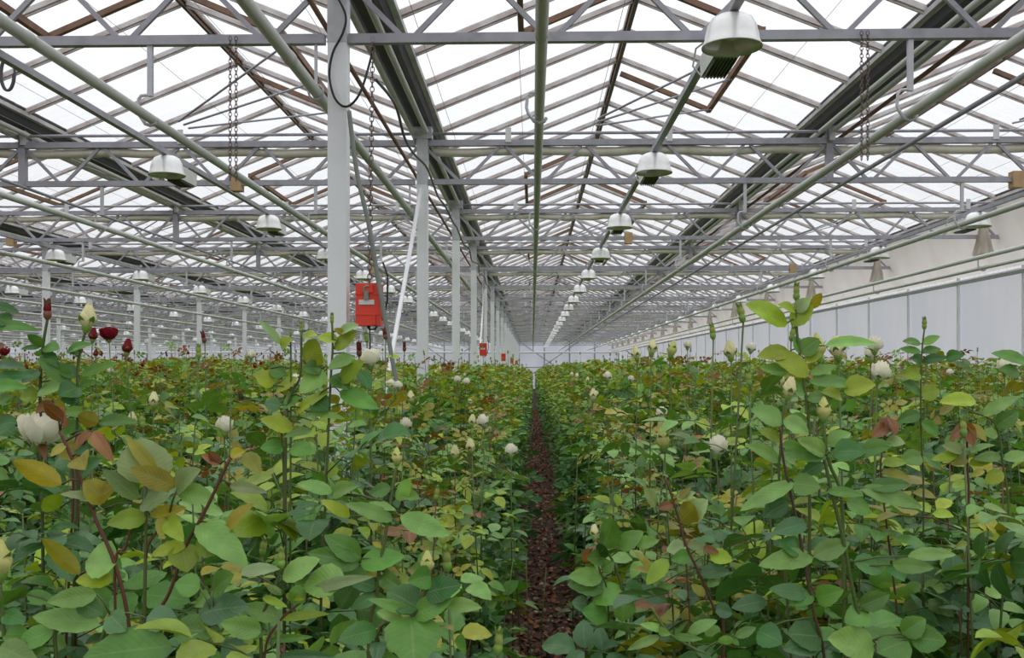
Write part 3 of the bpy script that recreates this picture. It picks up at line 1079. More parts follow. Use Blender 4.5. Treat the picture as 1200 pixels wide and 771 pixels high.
class TM:
    """triangle/quad soup with a tint for each vertex and uv for leaves"""
    def __init__(self):
        self.v, self.f, self.c, self.uv = [], [], [], []

    def leaflet(self, base, tip, side, w, col, rows=7, cols=4, fold=0.25, droop=0.12, rnd=None, serr=0.0):
        base, tip = Vector(base), Vector(tip)
        ax = tip - base
        L = ax.length
        a = ax / L
        s = (Vector(side) - a * Vector(side).dot(a)).normalized()
        nrm = s.cross(a)
        n0 = len(self.v)
        wob = rnd.uniform(-0.06, 0.06) if rnd else 0
        for i in range(rows + 1):
            t = i / rows
            hw = 0.5 * w * (math.sin(math.pi * min(1, t ** 0.82)) ** 0.72) * (1.04 - 0.10 * t)
            if i == 0: hw = 0.03 * w
            if i == rows: hw = 0.0
            for j in range(cols + 1):
                u = -1 + 2 * j / cols
                hj = hw
                tt = t
                if serr and abs(u) == 1 and 0 < i < rows:
                    hj = hw * (1 + (serr if i % 2 else -serr))
                lift = fold * abs(u) * hw * (1 - 0.3 * abs(u)) - droop * L * (t - 0.35) ** 2 + droop * L * 0.12 + wob * hw * math.sin(6 * t + 3 * u)
                p = base + a * (tt * L) + s * (u * hj) + nrm * lift
                self.v.append(tuple(p)); self.c.append(col); self.uv.append(((u + 1) / 2, t))
        for i in range(rows):
            for j in range(cols):
                q = n0 + i * (cols + 1) + j
                self.f.append((q, q + 1, q + cols + 2, q + cols + 1))

    def hexleaf(self, base, tip, side, w, col):
        base, tip = Vector(base), Vector(tip)
        a = tip - base
        s = Vector(side); s = (s - a * (s.dot(a) / a.length_squared)).normalized() * (w / 2)
        nrm = s.cross(a).normalized() * (w * 0.15)
        n0 = len(self.v)
        for p in (base, base + a * .3 + s + nrm, base + a * .68 + s * .9 + nrm, tip, base + a * .68 - s * .9 + nrm, base + a * .3 - s + nrm):
            self.v.append(tuple(p)); self.c.append(col); self.uv.append((0.5, 0.5))
        self.f.append((n0, n0 + 1, n0 + 2, n0 + 3)); self.f.append((n0, n0 + 3, n0 + 4, n0 + 5))

    def tube(self, pts, r0, r1, col, n=5, col2=None):
        m = MB()
        k = len(pts)
        m.tube(pts, r0, n, cap=True, rs=[r0 + (r1 - r0) * i / (k - 1) for i in range(k)])
        n0 = len(self.v)
        for i, p in enumerate(m.v):
            self.v.append(p); self.uv.append((0, 0))
            t = (i // n) / (k - 1)
            self.c.append(col if col2 is None else tuple(a + (b - a) * min(1, t) for a, b in zip(col, col2)))
        for f in m.f:
            self.f.append(tuple(n0 + i for i in f))

    def add(self, other, mat):
        n0 = len(self.v)
        self.v += [tuple(mat @ Vector(p)) for p in other.v]
        self.c += other.c; self.uv += other.uv
        self.f += [tuple(n0 + i for i in f) for f in other.f]

    def mesh(self, name, mat, smooth=True):
        me = bpy.data.meshes.new(name)
        me.from_pydata(self.v, [], self.f)
        me.materials.append(mat)
        at = me.attributes.new('tint', 'FLOAT_COLOR', 'POINT')
        c = np.ones((len(self.v), 4), np.float32); c[:, :3] = np.array(self.c, np.float32)
        at.data.foreach_set('color', c.ravel())
        ul = me.uv_layers.new(name='UVMap')
        li = np.empty(len(me.loops), np.int32); me.loops.foreach_get('vertex_index', li)
        ul.data.foreach_set('uv', np.array(self.uv, np.float32)[li].ravel())
        if smooth:
            me.polygons.foreach_set('use_smooth', [True] * len(me.polygons))
        me.update()
        return me


def vary(c, r, amt=0.15):
    k = 1 + r.uniform(-amt, amt)
    return tuple(max(0, x * k * (1 + r.uniform(-0.08, 0.08))) for x in c)


def tone(c, r):
    k = 1 + r.uniform(-.05, .03)
    return tuple(x * k for x in c)


def compound_leaf(r, key, lod, size=1.0):
    """rose leaf along +Y: a stalk with five (or three) toothed leaflets"""
    t = TM()
    n5 = r.random() < 0.7
    L = 0.115 * size
    pts = [(0, 0, 0), (0, L * .5, 0.012 * size), (0, L, 0.004 * size)]
    col = TINT[key]
    stalk = TINT['cane_green'] if key not in ('bronze', 'olive') else TINT['cane_red']
    t.tube(pts, 0.0016, 0.0011, stalk, 3)
    spots = [(1.0, 0, 0.078, 0.052)]
    for s in (-1, 1):
        spots.append((0.80, s, 0.064, 0.043))
        if n5: spots.append((0.42, s, 0.050, 0.034))
    for f, s, ll, ww in spots:
        ll *= size * r.uniform(0.9, 1.1); ww *= size * r.uniform(0.9, 1.1)
        b = Vector((0, L * f, 0.012 * size * (1 - abs(2 * f - 1)) + 0.002))
        ang = s * math.radians(r.uniform(55, 78))
        d = Vector((math.sin(ang), math.cos(ang), r.uniform(-0.35, 0.12)))
        d.normalize()
        b2 = b + d * 0.004
        side = Vector((math.cos(ang), -math.sin(ang), r.uniform(-0.25, 0.25)))
        c = vary(col, r, 0.14)
        if lod == 0:
            t.leaflet(b2, b2 + d * ll, side, ww, c, 9, 4, r.uniform(0.15, 0.6), r.uniform(0.05, 0.45), r, 0.045)
        elif lod == 1:
            t.leaflet(b2, b2 + d * ll, side, ww, c, 4, 2, r.uniform(0.15, 0.6), r.uniform(0.05, 0.45))
        else:
            t.hexleaf(b2, b2 + d * ll, side, ww, c)
    return t


LR = random.Random(5)
LEAF_TM, LEAF_ME = {}, {}
for key, n in (('mature', 3), ('blue', 2), ('mid', 3), ('light', 3), ('young', 3), ('olive', 2), ('bronze', 2), ('dark', 2)):
    for lod in (0, 1, 2):
        tms = [compound_leaf(LR, key, lod) for _ in range(n)]
        LEAF_TM[key, lod] = tms
        if lod < 2:
            LEAF_ME[key, lod] = [t.mesh('leaf', M['leaf']) for t in tms]


def petal_cup(t, c, rb, rt, h, close, col, n=5, rot=0.0, curl=0.2, nu=5, nv=5, wid=0.78, spir=0.10):
    """ring of n overlapping petals; rb base radius, rt rim radius, h height"""
    for k in range(n):
        a0 = rot + 2 * math.pi * k / n
        span = 2 * math.pi / n * wid
        n0 = len(t.v)
        for i in range(nv + 1):
            v = i / nv
            for j in range(nu + 1):
                u = -1 + 2 * j / nu
                ang = a0 + span * u * (0.55 + 0.45 * math.sin(math.pi * min(1, 0.25 + v * 0.7)))
                rad = (rb + (rt - rb) * math.sin(min(1, v * 1.7) * math.pi / 2)) * (1 - close * v ** 2.2) + spir * rt * u + 0.05 * rt * v * math.sin(9 * u + 2.3 * k)
                z = h * (v - curl * v ** 5 - 0.22 * v ** 2 * u * u)
                t.v.append((c[0] + rad * math.cos(ang), c[1] + rad * math.sin(ang), c[2] + z))
                t.c.append(tuple(x * (0.93 + 0.07 * v) for x in col)); t.uv.append((0.5, 0.5))
        for i in range(nv):
            for j in range(nu):
                q = n0 + i * (nu + 1) + j
                t.f.append((q, q + 1, q + nu + 2, q + nu + 1))


def sepals(scale, spread, key='sepal', low=True):
    """five pointed sepals on a swollen hip, origin at the stem top"""
    t = TM()
    col = TINT[key]
    m = MB(); m.lathe([(0.0035, 0), (0.0075, 0.006), (0.0085, 0.013), (0.006, 0.019)], 8)
    t.v += [tuple(Vector(p) * scale) for p in m.v]; t.c += [col] * len(m.v); t.uv += [(0.5, 0.5)] * len(m.v); t.f += m.f
    for k in range(5):
        a = 2 * math.pi * k / 5 + 0.3
        d = Vector((math.cos(a), math.sin(a), 0))
        b = d * 0.006 * scale + Vector((0, 0, 0.015 * scale))
        tip = d * (0.0005 + 0.036 * spread) * scale + Vector((0, 0, (0.015 + 0.036 * (1 - spread * 1.1)) * scale))
        t.leaflet(b, tip, d.cross(Vector((0, 0, 1))), 0.012 * scale, vary(col, LR, 0.1), 5, 2, 0.0, 0.5 if spread < .4 else -0.25)
    return t


def bloom_tm(kind, lod=0):
    t = TM()
    r = random.Random(hash(kind) % 97 if False else len(kind) * 7 + lod)
    if kind in ('bud', 'budr'):              # tight small bud
        c1 = TINT['budgreen'] if kind == 'bud' else TINT['crimson']
        for i, (rr, hh, cl) in enumerate(((0.0075, 0.033, .9), (0.009, 0.028, .8))):
            petal_cup(t, (0, 0, 0.013), 0.004, rr, hh, cl, vary(c1, r, 0.1), 3, i * 0.9, 0.0, 4, 5, .95)
    elif kind == 'whitebud':                     # white flower just opening
        for i, (rr, hh, cl) in enumerate(((0.013, 0.060, .4), (0.018, 0.058, .35), (0.022, 0.053, .22), (0.025, 0.046, .0))):
            petal_cup(t, (0, 0, 0.012), 0.006, rr, hh, cl, tone(TINT['white'], r), 3, i * 1.1, 0.05, 6, 7, .72, .16)
    elif kind in ('cream', 'green', 'halfred'):  # pointed half closed flower
        c0 = {'cream': TINT['cream'], 'green': TINT['budyellow'], 'halfred': TINT['crimson']}[kind]
        cl = (.55, .55, .5, .42) if kind != 'green' else (.8, .75, .7, .62)
        for i, (rr, hh) in enumerate(((0.013, 0.060), (0.016, 0.057), (0.0185, 0.052), (0.0205, 0.044))):
            petal_cup(t, (0, 0, 0.012), 0.006, rr, hh, cl[i], tone(c0, r), 3, i * 1.1, 0.03, 6, 7, .85)
    else:                                        # open rose, deep cup with rolled outer rims
        c0 = TINT['white'] if kind == 'white' else TINT['crimson']
        for i, (rr, hh, cl, n) in enumerate(((0.010, 0.058, .3, 3), (0.016, 0.060, .3, 3), (0.022, 0.060, .22, 4), (0.027, 0.057, .08, 4), (0.030, 0.052, -.12, 5))):
            petal_cup(t, (0, 0, 0.012), 0.006, rr, hh, cl, tone(c0, r), n, i * 0.8, 0.08, 6, 7, .66, .2)
    return t


BLOOM_ME = {k: bloom_tm(k).mesh('bloom', M['petal']) for k in ('bud', 'budr', 'cream', 'green', 'halfred', 'white', 'whitebud', 'crimson')}
SEP_ME = {'bud': sepals(0.95, 0.10).mesh('sepals', M['cane']), 'budr': sepals(1.05, 0.12, 'budred').mesh('sepals', M['cane']),
          'cream': sepals(1.35, 0.55).mesh('sepals', M['cane']), 'green': sepals(1.4, 0.35).mesh('sepals', M['cane']),
          'halfred': sepals(1.3, 0.5).mesh('sepals', M['cane']), 'white': sepals(1.4, 0.95).mesh('sepals', M['cane']),
          'whitebud': sepals(1.35, 0.75).mesh('sepals', M['cane']), 'crimson': sepals(1.4, 0.95).mesh('sepals', M['cane'])}


def add_bloom(parent, kind, loc, scale=1.0, tilt=(0, 0), rot=0.0):
    mt = Matrix.Translation(loc) @ Euler((tilt[0], tilt[1], rot)).to_matrix().to_4x4() @ Matrix.Scale(scale, 4)
    b = link('bloom', BLOOM_ME[kind], parent, mat=mt)
    link('sepals', SEP_ME[kind], b)
    return b


def leaf_key(r, t, redside=False):
    """kind of leaf at relative position t (0 low, 1 shoot tip)"""
    x = r.random()
    if t > 0.86:
        return 'bronze' if x < 0.20 else 'olive' if x < 0.55 else 'young' if x < 0.85 else 'light'
    if t > 0.6:
        return 'olive' if x < 0.10 else 'young' if x < 0.42 else 'light' if x < 0.68 else 'mid'
    if t > 0.3:
        return 'young' if x < 0.06 else 'light' if x < 0.22 else 'mid' if x < 0.58 else 'blue' if x < 0.78 else 'mature'
    return 'mid' if x < 0.22 else 'light' if x < 0.27 else 'blue' if x < 0.50 else 'mature' if x < .86 else 'dark'


def cane_plan(r, p0, p1, zlo, spacing, redside=False):
    """points of a cane and the leaves along it: (point, azimuth, elevation, key, size)"""
    p0, p1 = Vector(p0), Vector(p1)
    mid = p0.lerp(p1, 0.5) + Vector((r.uniform(-.05, .05), r.uniform(-.05, .05), 0))
    pts = [p0, p0.lerp(mid, .5), mid, mid.lerp(p1, .5) + Vector((r.uniform(-.01, .01), r.uniform(-.01, .01), 0)), p1]
    leaves = []
    az = r.uniform(0, 6.28)
    z = zlo
    H = p1.z
    while z < H - 0.015:
        k = (z - p0.z) / (H - p0.z)
        f = k * 4; i = min(3, int(f))
        p = pts[i].lerp(pts[i + 1], f - i)
        az += math.radians(r.uniform(115, 160))
        t = (z - zlo) / max(0.1, H - zlo)
        size = r.uniform(0.9, 1.25) * (1.0 if t < 0.8 else 0.72 if t < .93 else 0.5)
        el = r.gauss(-0.05, 0.42) if t < 0.75 else r.uniform(-0.3, 0.7)
        leaves.append((p, az, el, leaf_key(r, t, redside), size))
        z += spacing * r.uniform(0.7, 1.3) * (0.75 if t > 0.85 else 1)
    return pts, leaves


def leaf_mat4(p, az, el, size, r):
    roll = r.gauss(0, 0.42)
    return (Matrix.Translation(p) @ Matrix.Rotation(az, 4, 'Z') @ Matrix.Rotation(el, 4, 'X') @ Matrix.Rotation(roll, 4, 'Y') @ Matrix.Scale(size, 4))


def archetype(seed, lod, edge, H=1.5, red=False, long_n=3, short_n=6, bloom=None):
    """a rose bush around the origin as a list of parts"""
    r = random.Random(seed)
    parts = []
    ctm = []
    leaves = []
    tips = []
    for i in range(long_n):
        a = 2 * math.pi * (i + r.random()) / long_n
        h = H * r.uniform(0.86, 1.03) if i else H * r.uniform(1.0, 1.06)
        rad = r.uniform(0.06, 0.2)
        pts, lv = cane_plan(r, (0.05 * math.cos(a), 0.05 * math.sin(a), 0), (rad * math.cos(a), rad * math.sin(a), h),
                            H * (0.55 if not edge else 0.34), 0.064)
        ctm.append(pts); leaves += lv; tips.append(pts[-1])
    for i in range(short_n):
        a = r.uniform(0, 6.28)
        h = H * r.uniform(0.62, 0.86) if not (edge and i % 2) else H * r.uniform(0.3, 0.6)
        rad = r.uniform(0.12, 0.27)
        pts, lv = cane_plan(r, (0.04 * math.cos(a), 0.04 * math.sin(a), 0), (rad * math.cos(a), rad * math.sin(a), h),
                            H * (0.46 if not edge else 0.08), 0.052)
        lv = [(p, az, el, leaf_key(r, 0.55 * r.random()), s * 1.12) for (p, az, el, k, s) in lv]
        ctm.append(pts); leaves += lv
    for pts in ctm:
        t = TM()
        t.tube(pts, 0.0038, 0.0020, TINT['cane_brown'], 5 if lod < 2 else 3, TINT['cane_green'] if r.random() < .6 else TINT['cane_red'])
        parts.append(('cane', t.mesh('cane', M['cane']), Matrix.Identity(4)))
    if lod < 2:
        for p, az, el, key, s in leaves:
            parts.append(('leaf', r.choice(LEAF_ME[key, lod]), leaf_mat4(p, az, el, s, r)))
    else:
        t = TM()
        for p, az, el, key, s in leaves:
            t.add(r.choice(LEAF_TM[key, 2]), leaf_mat4(p, az, el, s * 1.08, r))
        parts.append(('foliage', t.mesh('foliage', M['foliage'], False), Matrix.Identity(4)))
    return parts, tips


BUSH_N = 0


def place_bush(arch, x, y, rz, sz, label, group, bloom=None, cut=True):
    global BUSH_N
    BUSH_N += 1
    parts, tips = arch
    t = thing('rose_bush', label, 'rose bush', (x, y, 0), group)
    W = Matrix.Rotation(rz, 4, 'Z') @ Matrix.Diagonal((1, 1, sz, 1))
    R = Matrix.Rotation(rz, 4, 'Z')
    for name, me, mt in parts:
        if name == 'leaf':
            p = W @ mt.translation
            wx, wy = x + p.x, y + p.y
            if cut and (wy < 0.75 or (-0.06 < wx < 0.24 and p.z < 1.25)):
                continue
            q = R @ mt
            q = Matrix.Translation(p) @ q.to_3x3().to_4x4()
            link('leaf', me, t, mat=q)
        else:
            o = link(name, me, t, mat=W)
            if name == 'foliage': o['kind'] = 'stuff'
    if bloom:
        for kind, ti in bloom:
            add_bloom(t, kind, W @ tips[ti % len(tips)], RNG.uniform(0.9, 1.1), (RNG.uniform(-.2, .2), RNG.uniform(-.2, .2)), RNG.uniform(0, 6))
    return t


PATHX = 0.09
BEDP = 2.2
BEDS = [PATHX + BEDP * (k + 0.5) for k in range(-20, 3)]


def canopy(x, y):
    """shoot height over the floor"""
    h = 1.40 + 0.15 * min(1, max(0, (y - 1.8) / 3.0)) + 0.14 * min(1, max(0, (y - 5) / 5))
    if x < -3: h += 0.07
    if x > 0.7 and y > 2.4: h += 0.06
    return h


# ---- hero bushes drawn after the photograph
def hero(name_label, d, T, stems, leaves, flowers=(), group='foreground roses', base=None):
    """T maps crop pixels to photo pixels; the depth of a leaf follows its stem"""
    def TP(x, y, dd=0.0):
        return P(T[0] + x / T[2], T[1] + y / T[2], d + dd)
    s0 = stems[0][0]
    b = TP(*s0[0][:2])
    bx, by = base if base else (b.x, b.y)
    t = thing('rose_bush', name_label, 'rose bush', (bx, by, 0), group)
    off = Vector((bx, by, 0))
    r = random.Random(int(d * 1000) + len(leaves))
    allpts, lowpts = [], []
    for pts, rad, col, col2 in stems:
        w = [TP(*p) for p in pts]
        allpts += spline(w, 6)
        root = Vector((bx + r.uniform(-.03, .03), by + r.uniform(-.03, .03), 0.0))
        low = [root.lerp(w[0], k / 9) for k in range(9)]
        w = low + w
        lowpts += low[4:]
        tm = TM()
        tm.tube([p - off for p in spline(w, 5)], rad * 0.9, rad * 0.55, TINT[col], 7, TINT[col2])
        link('cane', tm.mesh('cane', M['cane']), t)
    for lf in leaves:
        x0, y0, x1, y1, w, col = lf[:6]
        dd = lf[6] if len(lf) > 6 else r.uniform(-0.02, 0.02)
        B = TP(x0, y0)
        near = min(allpts, key=lambda p: (p - B).length)
        dep = near.y - d
        B = TP(x0, y0, dep * 0.8)
        Tp = TP(x1, y1, dep * 0.8 + dd - 0.015)
        k = (d / F) / T[2]
        view = Vector((0, 1, 0))
        ax = (Tp - B)
        sd = ax.cross(view)
        if sd.length < 1e-5: sd = Vector((1, 0, 0))
        sd.normalize()
        if sd.z < 0: sd = -sd
        # the upper edge leans away from the viewer so the leaf faces up
        tl = r.uniform(0.35, 0.95)
        side = sd + view * tl
        ww = w * k * math.sqrt(1 + tl * tl)
        ww = min(ww, 0.8 * ax.length + 0.01) if w < 95 else ww
        tm = TM()
        if (near - B).length < 0.09 and (near - B).length > 0.004:
            m_ = near.lerp(B, .5) + Vector((0, 0, 0.004))
            tm.tube([near - off, m_ - off, B - off], 0.0014, 0.0011, TINT['cane_green'] if col not in ('bronze', 'olive') else TINT['cane_red'], 4)
        s_ = side
        if s_.cross(ax).z < 0: s_ = -s_
        tm.leaflet(B - off, Tp - off, s_, ww, vary(TINT[col], r, 0.1), 10, 6, r.uniform(0.12, 0.5), r.uniform(0.05, 0.38), r, 0.035)
        link('leaf', tm.mesh('leaf', M['leaf']), t)
    for p in lowpts:                      # leaves on the lower canes
        for _ in range(2):
            key = leaf_key(r, 0.5 * r.random())
            link('leaf', r.choice(LEAF_ME[key, 0]), t, mat=leaf_mat4(p - off + Vector((0, 0, r.uniform(-.05, .05))), r.uniform(0, 6.28), r.gauss(0, .35), r.uniform(.85, 1.15), r))
    for fl in flowers:
        x, y, kind, hpx = fl[:4]
        hh = {'bud': 0.047, 'budr': 0.047, 'cream': 0.072, 'green': 0.072, 'halfred': 0.072, 'white': 0.064, 'whitebud': 0.07, 'crimson': 0.064}[kind]
        sc = hpx / T[2] / F * d / hh
        dd = fl[4] if len(fl) > 4 else 0
        tl = fl[5] if len(fl) > 5 else (0, 0)
        add_bloom(t, kind, TP(x, y, dd) - off, sc, tl, r.uniform(0, 6))
    return t


GB, CB, RB = 'cane_green', 'cane_brown', 'cane_red'
R1 = (0, 470, 2.56); R2 = (280, 560, 3.653); R3 = (300, 350, 3.673); R4 = (850, 330, 3.673)
R5 = (860, 500, 2.846); R6 = (1020, 360, 3.211); R7 = (0, 340, 3.504); R8 = (640, 560, 3.654)

hero('rose bush with three red-brown canes and olive and bronze young leaves', 1.2, R1,
     [([(388, 690), (345, 490), (285, 350), (235, 215), (180, 90)], .0042, RB, RB), ([(432, 690), (437, 440), (437, 260)], .004, RB, GB),
      ([(460, 690), (510, 570), (560, 430), (620, 320), (690, 170)], .004, RB, RB), ([(345, 490), (375, 440), (395, 370)], .003, RB, RB),
      ([(437, 480), (465, 400), (505, 350)], .003, RB, RB)],
     [(185, 250, 35, 175, 62, 'olive'), (280, 90, 335, 178, 38, 'bronze'), (275, 90, 230, 135, 30, 'bronze'), (190, 60, 130, 5, 34, 'bronze'), (170, 20, 195, 45, 22, 'bronze'),
      (470, 215, 375, 102, 38, 'olive'), (440, 250, 425, 108, 130, 'pale', .03), (525, 258, 390, 200, 62, 'olive'), (530, 268, 592, 203, 64, 'pale'), (530, 265, 650, 300, 58, 'light'),
      (415, 295, 308, 203, 46, 'light'), (292, 285, 180, 278, 24, 'pale'), (690, 252, 798, 272, 32, 'pale'), (688, 258, 780, 265, 20, 'bronze'), (735, 155, 780, 215, 44, 'olive'), (590, 368, 742, 488, 70, 'light'),
      (680, 395, 755, 303, 42, 'olive'), (590, 415, 688, 432, 92, 'young'), (545, 428, 562, 512, 78, 'young'), (440, 345, 320, 368, 58, 'young'), (450, 342, 560, 318, 36, 'olive'),
      (240, 520, 125, 408, 48, 'olive'), (350, 485, 255, 482, 98, 'light'), (340, 535, 225, 538, 48, 'young'), (420, 312, 505, 284, 52, 'pale'),
      (320, 300, 250, 240, 60, 'olive'), (500, 350, 545, 415, 50, 'young'), (505, 350, 480, 405, 45, 'olive'), (240, 165, 250, 200, 60, 'olive'), (660, 190, 605, 160, 26, 'bronze'), (660, 190, 625, 150, 26, 'bronze'),
      (690, 160, 735, 150, 30, 'olive'), (200, 130, 150, 165, 34, 'olive'), (180, 320, 130, 290, 50, 'young'), (280, 300, 350, 255, 55, 'olive'), (560, 430, 450, 460, 40, 'young')])

hero('rose bush with wide dark green leaves low in front of the red-brown canes', 1.08, R1,
     [([(300, 771), (310, 700), (330, 640)], .004, CB, GB), ([(560, 800), (600, 720), (640, 650)], .004, CB, GB), ([(170, 800), (165, 700), (175, 620)], .004, CB, GB)],
     [(300, 668, 95, 645, 64, 'light'), (290, 580, 140, 602, 58, 'light'), (520, 690, 665, 688, 80, 'mid'), (515, 735, 245, 765, 120, 'mid'), (600, 640, 742, 610, 80, 'blue'),
      (785, 690, 660, 665, 60, 'light'), (440, 650, 532, 660, 66, 'blue'), (160, 690, 45, 735, 62, 'mid'), (60, 760, 148, 745, 45, 'light'), (620, 700, 540, 770, 46, 'pale'), (665, 735, 760, 770, 60, 'blue'),
      (0, 735, 110, 790, 70, 'light'), (330, 640, 375, 690, 70, 'blue'), (230, 600, 310, 640, 50, 'mature'), (80, 580, 170, 600, 40, 'mid'), (600, 560, 525, 545, 60, 'mid'), (640, 570, 700, 520, 60, 'mid')])

hero('rose bush with pale green leaves and a small red-tipped bud', 1.12, R2,
     [([(95, 771), (98, 600), (150, 480), (180, 385)], .0034, GB, GB), ([(110, 765), (170, 620), (230, 560), (290, 515)], .0026, RB, RB)],
     [(185, 430, 345, 345, 84, 'light'), (5, 405, 170, 385, 48, 'pale'), (455, 430, 270, 465, 118, 'light'), (300, 490, 565, 415, 48, 'pale'), (175, 598, 12, 545, 76, 'light'),
      (180, 605, 385, 575, 36, 'young'), (120, 655, 0, 640, 78, 'mid'), (135, 692, 312, 680, 34, 'mid'), (180, 765, 400, 765, 55, 'blue'), (190, 500, 110, 455, 28, 'pale'), (200, 500, 275, 520, 30, 'young'), (290, 520, 210, 480, 60, 'light'), (100, 510, 205, 550, 32, 'young')],
     [(182, 388, 'bud', 100)])

hero('tall green-stemmed rose with broad leaves and a closed pale bud', 1.22, R2,
     [([(560, 640), (590, 520), (600, 400), (638, 180), (665, 0), (675, -45)], .0042, CB, GB)],
     [(515, 372, 295, 318, 92, 'mid'), (520, 345, 368, 245, 92, 'mid'), (520, 372, 708, 330, 88, 'mid'), (660, 180, 458, 108, 58, 'light'), (690, 165, 902, 245, 88, 'light'),
      (670, 90, 742, 5, 66, 'light'), (555, 100, 672, 137, 36, 'light'), (475, 165, 352, 92, 48, 'young'), (690, 60, 770, 85, 50, 'light'), (650, 40, 560, 70, 60, 'mid'), (610, 420, 690, 470, 70, 'mid'),
      (590, 500, 480, 560, 60, 'mature'), (590, 470, 460, 430, 60, 'mature'), (585, 560, 690, 600, 56, 'mid'), (575, 270, 612, 300, 26, 'olive'), (400, 60, 250, 20, 50, 'light'), (400, 70, 500, 30, 60, 'light')],
     [(676, -48, 'green', 88)])

hero('rose with one very broad round leaf below a yellow-green bud', 1.0, R2,
     [([(590, 680), (700, 620), (762, 570), (790, 500), (806, 415)], .0036, CB, GB)],
     [(735, 590, 752, 815, 215, 'mid', -.03), (750, 592, 912, 515, 88, 'mid'), (885, 548, 1035, 550, 58, 'light'), (772, 560, 632, 480, 112, 'mature'), (795, 495, 946, 455, 100, 'dark'),
      (742, 580, 558, 515, 42, 'light'), (590, 650, 428, 690, 84, 'mature'), (700, 605, 590, 570, 48, 'light'), (820, 420, 730, 440, 80, 'mid'), (600, 700, 590, 790, 60, 'blue')],
     [(806, 418, 'green', 115)])

hero('tall rose with rounded yellow-green leaves and thin upright green buds', 1.5, R3,
     [([(130, 520), (155, 400), (190, 330), (195, 140)], .0038, CB, GB), ([(320, 380), (330, 210), (327, 100)], .0034, CB, GB), ([(120, 760), (110, 600), (120, 520)], .0036, CB, GB), ([(150, 330), (150, 220), (148, 150)], .0026, GB, GB)],
     [(215, 282, 268, 175, 118, 'young'), (338, 218, 434, 138, 68, 'young'), (355, 150, 440, 110, 42, 'pale'), (105, 195, 12, 86, 32, 'pale'), (108, 212, 152, 168, 54, 'young'), (350, 182, 262, 160, 48, 'young'),
      (295, 312, 188, 405, 92, 'light'), (178, 340, 82, 402, 48, 'young'), (425, 248, 310, 302, 58, 'light'), (360, 352, 462, 268, 78, 'young'), (360, 400, 528, 472, 78, 'mid'), (75, 372, -5, 318, 62, 'young'),
      (160, 562, 18, 515, 62, 'young'), (240, 565, 120, 592, 32, 'light'), (170, 490, 312, 393, 46, 'young'), (230, 490, 382, 512, 32, 'light'), (445, 310, 492, 385, 54, 'dark'), (240, 525, 160, 542, 28, 'pale'),
      (105, 462, 35, 450, 62, 'blue'), (280, 300, 200, 300, 60, 'mid'), (330, 330, 400, 390, 70, 'mid'), (190, 420, 110, 470, 60, 'mid'), (150, 640, 250, 660, 60, 'mid'), (120, 640, 20, 640, 60, 'mid'), (260, 150, 205, 165, 30, 'young'), (380, 150, 335, 130, 26, 'olive'), (60, 300, 130, 330, 60, 'mid'), (250, 440, 310, 480, 90, 'dark')],
     [(327, 108, 'bud', 52), (194, 145, 'bud', 52), (148, 160, 'bud', 34)])

hero('tall rose with large yellow-green leaves and a green bud against the film wall', 1.5, R4,
     [([(362, 690), (350, 520), (330, 380), (308, 220), (306, 80)], .0042, CB, GB)],
     [(268, 178, 88, 95, 94, 'young'), (285, 188, 378, 98, 72, 'young'), (365, 115, 418, 48, 36, 'olive'), (300, 125, 235, 95, 38, 'young'), (300, 130, 365, 70, 55, 'pale'), (320, 310, 405, 245, 78, 'mid'), (325, 308, 298, 232, 80, 'mid'),
      (430, 275, 665, 256, 48, 'light'), (362, 398, 195, 302, 94, 'young'), (275, 300, 138, 322, 68, 'young'), (340, 332, 415, 308, 52, 'young'), (365, 398, 482, 358, 40, 'light'), (268, 390, 150, 370, 54, 'light'),
      (360, 432, 572, 442, 56, 'light'), (510, 470, 645, 438, 78, 'young'), (345, 480, 260, 440, 60, 'mid'), (350, 560, 440, 530, 60, 'mid'), (355, 600, 260, 590, 60, 'mid'), (350, 500, 460, 500, 50, 'light'), (500, 500, 420, 470, 50, 'young')],
     [(306, 82, 'bud', 85)])

hero('rose with a fat greenish cream bud above bright broad leaves', 1.4, R4,
     [([(500, 940), (450, 790), (430, 690), (424, 605)], .0046, GB, GB), ([(232, 850), (236, 740), (250, 560), (262, 510)], .0034, CB, GB)],
     [(432, 738, 318, 678, 74, 'light'), (450, 738, 602, 708, 80, 'dark'), (590, 722, 718, 698, 58, 'mid'), (425, 742, 245, 730, 42, 'mid'), (255, 605, 113, 545, 86, 'light'), (250, 592, 362, 655, 74, 'light'),
      (440, 700, 540, 650, 60, 'light'), (420, 780, 330, 830, 60, 'mature'), (230, 770, 100, 700, 60, 'light'), (240, 680, 150, 640, 50, 'young'), (245, 700, 340, 720, 50, 'mid'), (240, 640, 180, 600, 22, 'olive')],
     [(424, 608, 'green', 118), (264, 512, 'cream', 110, 0, (0, .22))])

